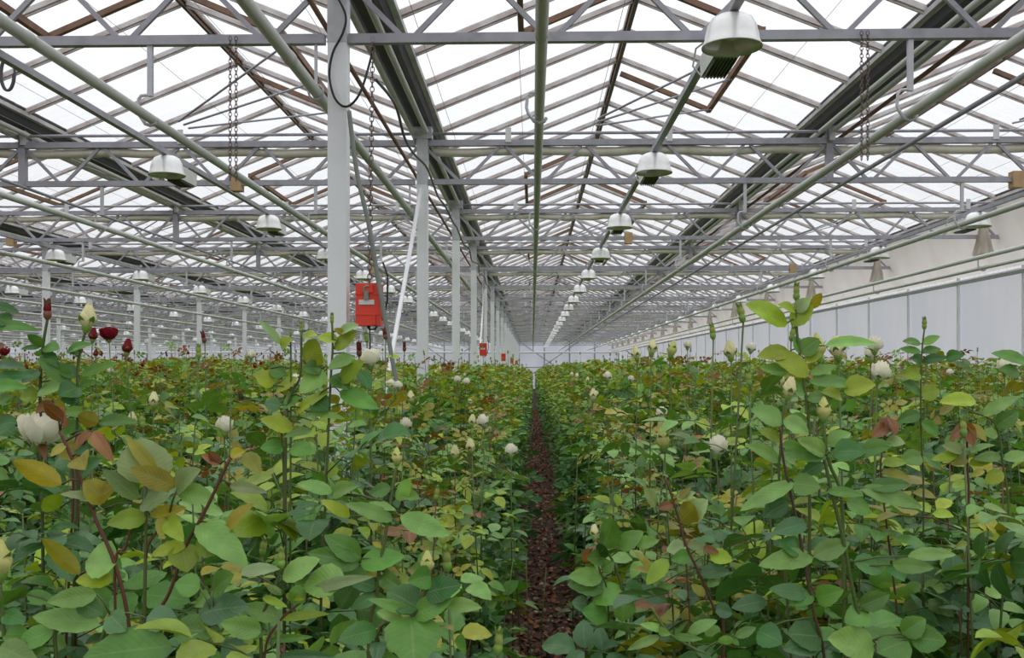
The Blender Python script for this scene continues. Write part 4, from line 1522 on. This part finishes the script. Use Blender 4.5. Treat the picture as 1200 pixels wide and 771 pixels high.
hero('rose with a thick straight green stem and drooping mid green leaves', 1.35, R5,
     [([(445, 790), (440, 720), (400, 560), (370, 400), (330, 230), (300, 100)], .0050, GB, GB), ([(300, 760), (262, 600), (215, 340), (165, 110), (155, 0)], .0036, CB, CB)],
     [(310, 98, 175, 92, 44, 'mid'), (302, 92, 220, 48, 46, 'light'), (312, 98, 528, 66, 52, 'mid'), (330, 85, 437, 80, 64, 'dark'), (200, 185, 20, 278, 48, 'light'), (420, 205, 640, 268, 58, 'light'),
      (450, 202, 592, 190, 46, 'mid'), (310, 215, 432, 226, 32, 'mid'), (375, 250, 460, 285, 60, 'mid'), (265, 432, 83, 462, 58, 'light'), (265, 432, 387, 383, 64, 'light'), (240, 322, 130, 352, 54, 'blue'),
      (470, 738, 318, 705, 104, 'light'), (590, 702, 708, 715, 84, 'mid'), (580, 712, 478, 752, 94, 'mid'), (580, 432, 742, 422, 38, 'light'), (530, 462, 668, 470, 48, 'light'), (108, 580, -5, 602, 54, 'blue'),
      (275, 575, 362, 545, 54, 'mid'), (265, 562, 185, 592, 42, 'mid'), (560, 690, 640, 640, 70, 'mid'), (400, 450, 500, 480, 60, 'mature'), (420, 600, 520, 560, 60, 'mid'), (180, 250, 100, 300, 60, 'mature'),
      (220, 420, 150, 380, 60, 'mature'), (250, 560, 120, 540, 50, 'blue'), (190, 190, 290, 200, 70, 'mid'), (450, 620, 370, 650, 60, 'mid'), (290, 700, 180, 690, 90, 'mature'), (280, 720, 170, 740, 70, 'blue'), (80, 680, 160, 720, 80, 'mature')])

hero('upright rose with small paired dark leaves and a thin bud before the film wall', 2.0, R6,
     [([(200, 690), (190, 440), (192, 200), (203, 82)], .0032, CB, GB)],
     [(190, 137, 122, 125, 32, 'mid'), (195, 137, 262, 108, 30, 'light'), (190, 168, 110, 155, 30, 'mid'), (195, 168, 267, 155, 30, 'mid'), (192, 202, 155, 192, 42, 'mature'), (195, 205, 285, 188, 30, 'mature'), (285, 190, 350, 178, 36, 'mature'),
      (188, 250, 120, 250, 60, 'young'), (190, 330, 260, 310, 60, 'young'), (188, 320, 120, 280, 50, 'mid'), (190, 430, 260, 480, 50, 'mid'), (186, 400, 100, 430, 50, 'mid'), (194, 560, 110, 580, 60, 'light'), (196, 560, 270, 610, 50, 'mid')],
     [(203, 84, 'bud', 52)])

hero('rose at the bed edge with curled bronze shoots and long pointed leaves', 1.9, (1020, 360, 3.211),
     [([(370, 700), (365, 600), (362, 430)], .004, CB, RB), ([(520, 760), (500, 600), (470, 440), (370, 390)], .0036, GB, GB), ([(40, 640), (45, 540), (70, 410)], .0034, CB, RB)],
     [(395, 350, 262, 355, 52, 'young'), (362, 440, 300, 500, 40, 'bronze'), (364, 440, 385, 520, 40, 'bronze'), (366, 440, 440, 500, 44, 'olive'), (362, 450, 395, 450, 30, 'bronze'), (360, 540, 270, 520, 44, 'pale'), (362, 560, 230, 570, 40, 'young'), (365, 570, 310, 590, 30, 'olive'),
      (370, 590, 480, 560, 40, 'young'), (480, 480, 420, 470, 40, 'light'), (490, 560, 390, 570, 40, 'light'), (500, 570, 620, 560, 40, 'light'), (70, 415, 40, 480, 44, 'bronze'), (72, 415, 95, 480, 44, 'bronze'), (66, 440, 10, 490, 44, 'bronze'), (60, 500, 130, 510, 40, 'pale'),
      (45, 590, 140, 580, 36, 'young'), (42, 620, 150, 640, 36, 'olive'), (500, 620, 430, 660, 50, 'young'), (470, 450, 560, 390, 60, 'mid'), (590, 210, 460, 168, 50, 'mid'), (560, 250, 490, 230, 50, 'mid'), (420, 410, 560, 330, 40, 'light')])

hero('rose with a dark red-green bud on a straight stem above pointed leaves', 1.5, R7,
     [([(165, 470), (165, 400), (175, 240), (195, 118)], .0042, CB, GB)],
     [(180, 232, 112, 180, 40, 'mid'), (182, 232, 242, 240, 46, 'mid'), (165, 235, 85, 240, 22, 'mature'), (292, 372, 152, 278, 64, 'mid'), (175, 260, 238, 308, 44, 'dark'), (150, 360, 20, 350, 50, 'blue'), (160, 430, 80, 440, 66, 'young'), (160, 330, 90, 380, 60, 'mature'), (170, 400, 250, 400, 90, 'light')],
     [(195, 122, 'budr', 90)])
hero('rose with a tall pale yellow half-open bud over slender leaves', 1.5, R7,
     [([(318, 480), (320, 300), (350, 172)], .0042, CB, GB)],
     [(330, 252, 272, 250, 34, 'mid'), (275, 255, 372, 216, 38, 'mid'), (330, 350, 482, 295, 44, 'mid'), (310, 360, 240, 300, 50, 'mature'), (325, 400, 240, 430, 90, 'dark'), (325, 390, 390, 375, 30, 'mid'), (320, 440, 250, 450, 70, 'dark')],
     [(352, 176, 'cream', 128, 0, (0, .12))])
hero('low rose carrying a large open white flower beside bronze shoots', 1.5, R7,
     [([(170, 800), (160, 720), (150, 660)], .004, GB, GB), ([(300, 780), (260, 600), (215, 450)], .0034, RB, RB), ([(330, 700), (370, 575)], .003, RB, RB)],
     [(215, 455, 145, 505, 46, 'bronze'), (218, 455, 265, 505, 50, 'olive'), (240, 500, 275, 570, 30, 'bronze'), (372, 575, 462, 695, 54, 'bronze'), (368, 575, 308, 640, 34, 'bronze'), (375, 590, 400, 650, 40, 'olive'), (405, 545, 318, 510, 60, 'olive'),
      (405, 545, 560, 535, 50, 'mid'), (340, 500, 265, 500, 44, 'light'), (300, 650, 400, 620, 90, 'blue'), (250, 640, 345, 700, 70, 'olive'), (170, 600, 185, 695, 36, 'bronze'), (150, 700, 60, 780, 60, 'mid'), (0, 560, 60, 590, 60, 'mature'), (240, 570, 330, 560, 70, 'mid')],
     [(150, 668, 'white', 160, 0, (0.15, 0.1))])
hero('rose cane at the bed edge with broad leaves in plain green and no bud', 1.4, R7,
     [([(-40, 500), (-30, 300), (-45, 60)], .004, CB, GB)],
     [(-30, 150, 148, 152, 44, 'mid'), (-20, 110, 50, 140, 60, 'mature'), (-35, 60, 78, 90, 40, 'mature'), (-30, 310, 100, 312, 40, 'blue'), (-30, 400, 98, 393, 54, 'mid'), (-30, 470, 60, 430, 40, 'light'), (-20, 560, 65, 540, 70, 'mature'), (-20, 240, 20, 225, 30, 'bronze'), (-25, 360, 130, 345, 44, 'blue')])
hero('rose with a big half-open greenish bud and flaring sepals', 1.1, (0, 470, 2.56),
     [([(15, 800), (8, 650), (0, 545)], .004, GB, GB)],
     [(10, 640, 70, 660, 40, 'mature'), (5, 620, -40, 600, 40, 'mid'), (10, 700, 90, 700, 50, 'mid')],
     [(0, 545, 'green', 140)])
hero('low rose at the path edge with a cream bud and glossy dark leaves', 1.95, R8,
     [([(340, 560), (300, 390), (250, 300), (215, 268)], .0046, CB, GB), ([(260, 480), (230, 400), (215, 330)], .003, CB, GB)],
     [(240, 300, 292, 168, 90, 'mid'), (310, 302, 415, 228, 70, 'light'), (380, 282, 482, 268, 54, 'light'), (240, 432, 95, 418, 74, 'light'), (250, 472, 92, 448, 84, 'mid'), (332, 480, 198, 530, 84, 'mid'), (325, 510, 330, 618, 104, 'mid'),
      (262, 590, 155, 570, 84, 'mid'), (335, 470, 420, 500, 80, 'dark'), (160, 360, 185, 300, 36, 'bronze'), (245, 345, 175, 345, 60, 'mid'), (240, 395, 290, 360, 60, 'mid'), (220, 330, 260, 290, 60, 'dark'), (175, 545, 110, 530, 60, 'blue'), (400, 480, 520, 530, 70, 'blue'), (570, 520, 655, 510, 60, 'blue')],
     [(212, 272, 'cream', 78, 0, (0, -.2))])
hero('rose with olive leaves and reddish shoots above a bare dark cane', 1.7, R8,
     [([(760, 640), (720, 560), (660, 420), (610, 315), (590, 260), (545, 100), (510, 0)], .0040, CB, RB), ([(590, 260), (560, 180), (500, 130)], .0026, RB, RB)],
     [(575, 185, 640, 118, 84, 'olive'), (600, 190, 690, 90, 80, 'pale'), (545, 110, 620, 40, 30, 'olive'), (545, 115, 475, 130, 40, 'bronze'), (470, 120, 420, 45, 50, 'pale'), (600, 290, 515, 310, 60, 'pale'), (605, 290, 690, 290, 40, 'pale'), (520, 348, 430, 455, 64, 'young'),
      (610, 330, 540, 350, 60, 'mid'), (700, 330, 800, 350, 60, 'young'), (670, 300, 740, 320, 36, 'bronze'), (660, 410, 790, 400, 54, 'blue'), (690, 440, 740, 450, 40, 'light'), (470, 470, 555, 460, 34, 'light'), (720, 560, 800, 580, 60, 'blue'), (560, 90, 640, 60, 34, 'pale')])
hero('low rose with a pale cut stem and fresh light green leaves', 1.35, R8,
     [([(700, 800), (640, 735), (530, 670), (450, 555)], .0040, GB, GB)],
     [(485, 678, 348, 735, 38, 'light'), (500, 650, 405, 625, 32, 'light'), (610, 662, 732, 606, 44, 'light'), (545, 678, 668, 690, 32, 'light'), (480, 650, 530, 670, 34, 'light'), (735, 700, 812, 690, 32, 'light'), (590, 690, 640, 660, 24, 'light'), (810, 680, 900, 640, 40, 'light'), (640, 740, 740, 760, 50, 'mature'), (660, 770, 560, 780, 60, 'mature')])

# ---- roses whose flower can be found in the photo: one cane to the flower, more canes below it
APEX = [(435, 434, 2.7, 'white', 'open white rose in front of the white brace pole'), (263, 512, 2.4, 'white', 'half-hidden white rose among yellow-green leaves'),
        (475, 506, 3.4, 'white', 'single white rose low beneath the white brace pole'), (568, 503, 3.3, 'white', 'white rose beside the soil path'),
        (553, 533, 3.0, 'cream', 'slim cream bud at the path side of the left bed'), (599, 538, 3.5, 'white', 'white rose overhanging the soil path'),
        (458, 458, 4.6, 'white', 'pair of white roses at the foot of the brace pole'), (468, 459, 4.7, 'white', 'pair of white roses at the foot of the brace pole'),
        (482, 474, 3.9, 'cream', 'small cream rose beyond the single white one'), (536, 451, 6.0, 'white', 'white rose near the third column foot'),
        (546, 453, 6.0, 'white', 'white rose near the third column foot'), (840, 538, 2.2, 'white', 'white rose opening above the olive shoots'),
        (927, 400, 2.4, 'bud', 'small bud behind the tall rose before the film wall'), (871, 378, 1.9, 'bud', 'thin bud on a straight dark stem left of the tall rose'),
        (983, 424, 1.9, 'cream', 'round cream bud standing clear against the film wall'), (960, 424, 2.1, 'green', 'greenish bud close behind the tall rose'), (907, 460, 1.9, 'cream', 'cream bud between two larger buds under the tall rose'),
        (878, 454, 2.1, 'bud', 'small pale bud on a thin stem left of the cream buds'), (836, 398, 2.3, 'bud', 'bud at the left end of the tall group before the wall'), (857, 424, 2.5, 'cream', 'cream bud half hidden behind leaves by the film wall'),
        (763, 418, 3.0, 'cream', 'cream bud standing above the leaves right of the path'), (747, 424, 3.2, 'cream', 'smaller cream bud right of the path'), (785, 420, 3.2, 'green', 'greenish bud above the leaves right of the path'),
        (712, 448, 4.5, 'white', 'small white rose in the bed right of the path'), (695, 472, 3.6, 'cream', 'small cream rose low right of the path'), (781, 518, 2.5, 'bud', 'two-toned bud among bronze leaves'), (779, 530, 2.4, 'green', 'yellowish bud among bronze leaves'),
        (1025, 416, 2.6, 'white', 'small white bud before the film wall'), (1177, 440, 3.0, 'white', 'small white rose near the film wall'), (1028, 450, 2.4, 'white', 'white rose half hidden by a leaf near the wall'),
        (525, 670, 1.45, 'bud', 'thin bud low beside the path'), (583, 768, 1.4, 'bud', 'green bud low over the path beside broad leaves'),
        (367, 425, 2.6, 'budr', 'dark bud on the left of the white rose'), (421, 418, 2.6, 'budr', 'reddish bud beside the open white rose'), (430, 402, 3.2, 'bud', 'thin bud under the red box'), (452, 398, 3.4, 'budr', 'reddish bud by the conduit'),
        (474, 412, 4.0, 'budr', 'reddish bud between conduit and second column'), (240, 402, 3.2, 'budr', 'dark bud on a tall bare stem over the red roses'), (233, 420, 2.6, 'bud', 'green bud on a yellow stem before the red roses'),
        (128, 402, 3.6, 'crimson', 'dark red rose behind the pale yellow bud'), (108, 402, 3.8, 'halfred', 'small red rose under the pale yellow bud'), (148, 418, 3.3, 'halfred', 'red bud before a white column'), (200, 402, 3.3, 'bronze', '')]
ar = random.Random(3)
GL = 'roses of the bed under the column row'
GRG = 'roses of the bed between path and film wall'
for (px, py, d, kind, lab) in APEX:
    if kind == 'bronze': continue
    ap = P(px, py, d)
    lod = 0 if d < 2.3 else 1
    t = thing('rose_bush', 'rose with ' + ('' if lab.startswith('two') or lab.startswith('pair') else 'an ' if lab[0] in 'aeiou' else 'a ') + lab, 'rose bush', (ap.x, ap.y, 0), GL if ap.x < 0 else GRG)
    r = random.Random(int(px * 7 + py))
    if kind == 'white' and px != 435: kind = 'whitebud'
    for ci in range(4):
        if ci == 0:
            top = Vector((0, 0, ap.z)); b0 = Vector((r.uniform(-.06, .06), r.uniform(-.04, .06), 0))
        else:
            a = r.uniform(0, 6.28)
            top = Vector((0.14 * math.cos(a), 0.08 + 0.12 * math.sin(a), min(ap.z - 0.12, canopy(ap.x, ap.y)) * r.uniform(0.72, 0.95)))
            b0 = Vector((0.03 * math.cos(a), 0.05, 0))
        pts, lv = cane_plan(r, b0, top, max(0.35, top.z - 0.9), 0.07)
        tm = TM(); tm.tube(pts, .0034, .0021, TINT['cane_brown'], 5, TINT['cane_green'])
        link('cane', tm.mesh('cane', M['cane']), t)
        for p, az, el, key, s in lv:
            if ci == 0 and p.z > top.z - 0.07: continue
            if ci == 0: s *= 0.55 if p.z > top.z - 0.16 else 0.85
            if ap.x + p.x > -0.1 and ap.x + p.x < 0.28 and p.z < 1.3 and d > 2: continue
            link('leaf', r.choice(LEAF_ME[key, lod]), t, mat=leaf_mat4(p, az, el, s, r))
    add_bloom(t, kind, Vector((0, 0, ap.z)), r.uniform(.8, .95) if kind in ('cream', 'whitebud') else 1.0, (r.uniform(-.2, .2), r.uniform(-.2, .2)), r.uniform(0, 6))

# ---- rows of bushes
ARCH = {}
for lod in (0, 1, 2):
    for edge in (0, 1):
        ARCH[lod, edge] = [archetype(100 * lod + 10 * edge + s, lod, edge) for s in range(4 if lod else 3)]
ARCH['low'] = [archetype(900 + s, 0, 0, 1.3, long_n=2, short_n=6) for s in range(3)]
cand = []
gr = random.Random(21)
for bx in BEDS:
    for ro in (-0.63, -0.21, 0.21, 0.63):
        y = 0.95 + gr.uniform(0, .3)
        while y < 13:
            x = bx + ro + gr.uniform(-.05, .05)
            yy = y + gr.uniform(-.08, .08)
            y += 0.42
            if x > WALLX - 0.5: continue
            q = pix(x, yy, 1.2)
            if q is None: continue
            mg = 0.35 * F / q[2]
            if q[0] < -mg or q[0] > 1200 + mg: continue
            if any(abs(x - cx) < 0.32 and abs(yy - cy) < 0.32 for cx, cy in COLS): continue
            cand.append((q[2], x, yy, bx, ro))
cand.sort()
N_IND = 300 - 20 - len(APEX)
YFAR = cand[min(N_IND, len(cand) - 1)][0]
for depth, x, y, bx, ro in cand[:N_IND]:
    edge = 1 if (abs(x - PATHX) < 0.75) else 0
    if depth < 1.75:
        arch = gr.choice(ARCH['low']); sz = (1.68 - 0.27 * depth) / 1.3 * gr.uniform(0.93, 1.0)
    else:
        lod = 0 if depth < 2.7 else 1 if depth < 6.2 else 2
        arch = gr.choice(ARCH[lod, edge]); sz = canopy(x, y) / 1.5 * gr.uniform(0.92, 1.09)
        if edge: sz *= 0.86
    red = x < -3
    bl = []
    if depth > 3.0 and gr.random() < (0.36 if not red else 0.7):
        k = gr.choice(['cream', 'whitebud', 'bud', 'bud', 'bud'] if not red else ['halfred', 'budr', 'crimson', 'budr', 'bud'])
        bl = [(k, gr.randrange(4))]
    elif 1.75 < depth <= 3.0 and gr.random() < 0.3:
        bl = [('bud', 0)]
    what = {'cream': 'a cream bud', 'whitebud': 'a white rose', 'bud': 'a green bud', 'halfred': 'an opening red rose', 'budr': 'a dark red bud', 'crimson': 'a crimson rose'}[bl[0][0]] if bl else 'leaves only'
    lv = level(y)
    if red: where, grp = 'in the red beds, ', 'rose bushes of the red beds'
    elif x < PATHX: where, grp = 'under the columns, ', 'rose bushes of the bed under the columns'
    elif x < PATHX + BEDP: where, grp = 'across the path, ', 'rose bushes of the bed right beside the path'
    else: where, grp = 'near the film wall, ', 'rose bushes of the beds by the film wall'
    where += lv
    if depth < 1.75: what = 'low leaves'
    ht = ', path side' if edge else ''
    place_bush(arch, x, y, gr.uniform(0, 6.28), sz, 'rose bush with ' + what + ' ' + where + ht, grp, bl)

# ---- everything farther away, or just outside the frame: one mass of foliage
VV, QQ, CC, MI = [], [], [], []
voff = 0


def add_hex(pos, L, w, az, el, roll, tint):
    """many six-cornered folded leaves at once"""
    global voff
    n = len(pos)
    ca, sa, ce, se = np.cos(az), np.sin(az), np.cos(el), np.sin(el)
    a = np.stack([ca * ce, sa * ce, se], 1)
    s = np.stack([-sa, ca, np.zeros(n)], 1)
    u = np.cross(a, s)
    s2 = s * np.cos(roll)[:, None] + u * np.sin(roll)[:, None]
    nm = np.cross(a, s2)
    L = L[:, None]; w = w[:, None]
    base = pos - a * L * .5
    ps = [base, base + a * L * .3 + s2 * w * .5 + nm * w * .12, base + a * L * .68 + s2 * w * .45 + nm * w * .12, base + a * L,
          base + a * L * .68 - s2 * w * .45 + nm * w * .12, base + a * L * .3 - s2 * w * .5 + nm * w * .12]
    V = np.stack(ps, 1).reshape(-1, 3)
    b = voff + np.arange(n)[:, None] * 6
    Q = np.concatenate([b + np.array([0, 1, 2, 3]), b + np.array([0, 3, 4, 5])], 0)
    VV.append(V); QQ.append(Q); CC.append(np.repeat(tint, 6, 0)); MI.append(np.zeros(len(Q), np.int32))
    voff += len(V)


TK = np.array([TINT[k] for k in ('mature', 'blue', 'mid', 'light', 'young', 'olive', 'bronze', 'red')])


def pick_tints(rel, redside):
    """rel 0 low .. 1 shoot tip"""
    n = len(rel)
    x = NR.random(n)
    out = np.zeros(n, int)
    for lo, hi, pr in ((-9, .3, (.38, .28, .22, .08, .04, 0, 0, 0)), (.3, .62, (.10, .20, .34, .20, .12, .03, .01, 0)),
                       (.62, .86, (.02, .06, .26, .28, .28, .08, .02, 0)), (.86, 9, (0, 0, .10, .24, .36, .20, .10, 0))):
        m = (rel >= lo) & (rel < hi)
        out[m] = np.searchsorted(np.cumsum(pr), x[m] * 0.9999)
    out = np.clip(out, 0, 7)
    rs = redside & (NR.random(n) < 0.10)
    out[rs] = np.where(NR.random(rs.sum()) < .5, 6, 7)
    c = TK[out] * (1 + NR.uniform(-.18, .18, (n, 1)))
    return c


def hash_h(x, y):
    gx, gy = np.floor(x / .36), np.floor(y / .42)
    v = np.sin(gx * 127.1 + gy * 311.7) * 43758.5453
    return v - np.floor(v)


def off_columns(X, Y):
    ok = np.ones(len(X), bool)
    for cx, cy in COLS:
        ok &= ~((np.abs(X - cx) < .2) & (np.abs(Y - cy) < .2))
    return ok


def field(y0, y1, dens, L, hexmode=True, deep=0.75, inview=True):
    y = y0
    w0 = -0.66 * y1 - 2.5
    area = (WALLX - 0.5 - w0) * (y1 - y0)
    n = int(area * dens)
    X = NR.uniform(w0, WALLX - 0.5, n); Y = NR.uniform(y0, y1, n)
    xc = X * CY + Y * SY; yc = -X * SY + Y * CY
    px = 600 + F * xc / np.maximum(yc, .2)
    mg = 1.1 * F / np.maximum(yc, .2)
    keep = (px > -mg) & (px < 1200 + mg) & (yc > 0.3)
    # inside a bed
    fb = ((X - PATHX) / BEDP) % 1.0
    ed = np.minimum(fb, 1 - fb) * BEDP          # distance to the nearest path centre
    keep &= ed > 0.19 - 0.10 * np.clip((Y - 9) / 12, 0, 1) + 0.06 * NR.random(n)
    if not inview:
        keep &= (px < -0.30 * F / yc) | (px > 1200 + 0.30 * F / yc)
    X, Y, ed, yc = X[keep], Y[keep], ed[keep], yc[keep]
    n = len(X)
    h = 1.40 + 0.15 * np.clip((Y - 1.8) / 3, 0, 1) + 0.14 * np.clip((Y - 5) / 5, 0, 1) + np.where(X < -3, 0.07, 0) + np.where(X > .7, .06, 0)
    h = h * (0.91 + 0.15 * hash_h(X, Y)) - 0.22 * np.clip((0.55 - ed) / 0.35, 0, 1)
    central = np.abs(X - PATHX) < 0.62
    dp = np.where(central, 1.30, deep)
    rel = NR.random(n) ** 0.75
    rel = np.where(central, NR.random(n), rel)
    Z = h - dp * (1 - rel)
    ok = (Z > 0.12) & off_columns(X, Y)
    X, Y, Z, rel = X[ok], Y[ok], Z[ok], rel[ok]
    n = len(X)
    relt = np.where(np.abs(X - PATHX) < 0.62, 1 - (1 - rel) * 1.3, rel)
    tint = pick_tints(relt, X < -3)
    sz = NR.uniform(.75, 1.25, n)
    add_hex(np.stack([X, Y, Z], 1), L * sz, L * .66 * sz, NR.uniform(0, 6.283, n), NR.normal(-0.05, .35, n), NR.normal(0, .35, n), tint)


yf = YFAR * 0.985
field(yf, 15, 1150, 0.068, deep=0.7)
field(15, 24, 560, 0.088, deep=0.55)
field(24, 40, 190, 0.12, deep=0.45)
field(40, YB - 1.0, 75, 0.19, deep=0.4)
field(0.9, yf, 420, 0.07, deep=0.7, inview=False)
LEAVES_FAR = voff // 6

# distant flowers: small six-petalled cups (octahedral) in white, cream or red
def add_flowers(y0, y1, dens, size):
    global voff
    w0 = -0.66 * y1 - 2
    n = int((WALLX - .5 - w0) * (y1 - y0) * dens)
    X = NR.uniform(w0, WALLX - .5, n); Y = NR.uniform(y0, y1, n)
    xc = X * CY + Y * SY; yc = -X * SY + Y * CY
    px = 600 + F * xc / yc
    fb = ((X - PATHX) / BEDP) % 1.0
    ed = np.minimum(fb, 1 - fb) * BEDP
    k = (px > -60) & (px < 1260) & (ed > .3) & off_columns(X, Y)
    X, Y = X[k], Y[k]; n = len(X)
    h = 1.69 + np.where(X < -3, .07, 0)
    Z = h * (0.90 + 0.16 * hash_h(X, Y)) + NR.uniform(-.12, .12, n)
    red = X < -3
    x = NR.random(n)
    col = np.where((x < .45)[:, None], TINT['white'], TINT['cream'])
    col = np.where((x > .75)[:, None], TINT['budgreen'], col)
    col = np.where(red[:, None], np.where((x < .8)[:, None], TINT['crimson'], TINT['budgreen']), col)
    s = size * NR.uniform(.7, 1.15, n)
    ring = []
    for i, (rr, zz) in enumerate(((.18, -.5), (.5, -.1), (.46, .25), (.2, .6))):
        for j in range(5):
            a = 2 * math.pi * j / 5 + i * .3
            ring.append((rr * math.cos(a), rr * math.sin(a), zz))
    ring = np.array(ring)
    V = (np.stack([X, Y, Z], 1)[:, None, :] + ring[None] * s[:, None, None]).reshape(-1, 3)
    b = voff + np.arange(n)[:, None] * 20
    Q = []
    for i in range(3):
        for j in range(5):
            Q.append(b + np.array([i * 5 + j, i * 5 + (j + 1) % 5, i * 5 + 5 + (j + 1) % 5, i * 5 + 5 + j]))
    Q = np.concatenate(Q, 0)
    VV.append(V); QQ.append(Q); CC.append(np.repeat(col, 20, 0)); MI.append(np.ones(len(Q), np.int32))
    voff += len(V)


def add_shoots(y0, y1, dens):
    """thin upright shoots with a few leaves that stand above the far canopy"""
    global voff
    w0 = -0.66 * y1 - 2
    n = int((WALLX - .5 - w0) * (y1 - y0) * dens)
    X = NR.uniform(w0, WALLX - .5, n); Y = NR.uniform(y0, y1, n)
    px = 600 + F * (X * CY + Y * SY) / (-X * SY + Y * CY)
    fb = ((X - PATHX) / BEDP) % 1.0
    k = (px > -60) & (px < 1260) & (np.minimum(fb, 1 - fb) * BEDP > .35) & off_columns(X, Y)
    X, Y = X[k], Y[k]; n = len(X)
    top = (1.70 + np.where(X < -3, .08, 0)) * (0.96 + 0.16 * NR.random(n)) + np.where(X < -3, .06, 0) * NR.random(n)
    nl = 7
    for j in range(nl):
        z = top - 0.03 - 0.055 * j
        rel = np.full(n, 1 - j * .1)
        sz = NR.uniform(.7, 1.2, n) * (0.6 if j < 2 else 1.0) * np.clip(Y / 14, 1, 2.2)
        add_hex(np.stack([X + NR.normal(0, .04, n), Y + NR.normal(0, .04, n), z], 1), .062 * sz, .042 * sz, NR.uniform(0, 6.28, n), NR.normal(.1, .5, n), NR.normal(0, .5, n), pick_tints(rel, X < -3))
    # stem as a slim upright leaf shape, closed bud on top
    wst = np.clip(Y / 10, 1, 3) * .006
    add_hex(np.stack([X, Y, top - .22], 1), np.full(n, .5), wst, np.zeros(n), np.full(n, 1.55), np.full(n, 1.57), np.tile(np.array([TINT['cane_green']]), (n, 1)))
    red = (X < -3)[:, None]
    bc = np.where(red, np.array([TINT['budred']]), np.array([TINT['sepal']]))
    bs = np.clip(Y / 12, 1, 2)
    add_hex(np.stack([X, Y, top + .03], 1), .045 * bs, .02 * bs, np.zeros(n), np.full(n, 1.5), np.full(n, 1.57), bc)


add_shoots(yf, 22, 2.4)
add_shoots(22, 45, .9)
add_flowers(yf, 20, 1.3, .055)
add_flowers(20, 40, .7, .065)
add_flowers(40, YB - 2, .35, .085)
me = np_mesh('rose_foliage', np.concatenate(VV), np.concatenate(QQ), [M['foliage'], M['petal']], np.concatenate(CC), np.concatenate(MI))
o = link('rose_foliage', me)
tag(o, 'dense mass of distant rose foliage and flowers filling the far beds', 'rose foliage', kind='stuff')

# ---- dry leaves on the soil path
VV, QQ, CC, MI = [], [], [], []
voff = 0
n = 9000
Y = 2.2 + 34 * NR.random(n) ** 1.6
X = PATHX + NR.normal(0, .22, n)
Zl = NR.uniform(.004, .035, n)
cl = np.array([(0.27, .10, .06), (.38, .16, .09), (.15, .08, .055), (.46, .30, .19), (.19, .22, .12)])[NR.choice(5, n, p=[.34, .26, .2, .1, .1])]
cl = cl * NR.uniform(.6, 1.3, (n, 1))
sz = NR.uniform(.025, .055, n)
add_hex(np.stack([X, Y, Zl], 1), sz, sz * .7, NR.uniform(0, 6.28, n), NR.normal(0, .3, n), NR.normal(0, .4, n), cl)
me = np_mesh('leaf_litter', np.concatenate(VV), np.concatenate(QQ), M['litter'], np.concatenate(CC))
o = link('leaf_litter', me)
tag(o, 'brown dry leaf litter scattered over the soil path', 'leaf litter', kind='stuff')
print('STATS bushes', BUSH_N + 20 + len(APEX), 'yfar', YFAR, 'far leaves', LEAVES_FAR, 'objects', len(bpy.data.objects))
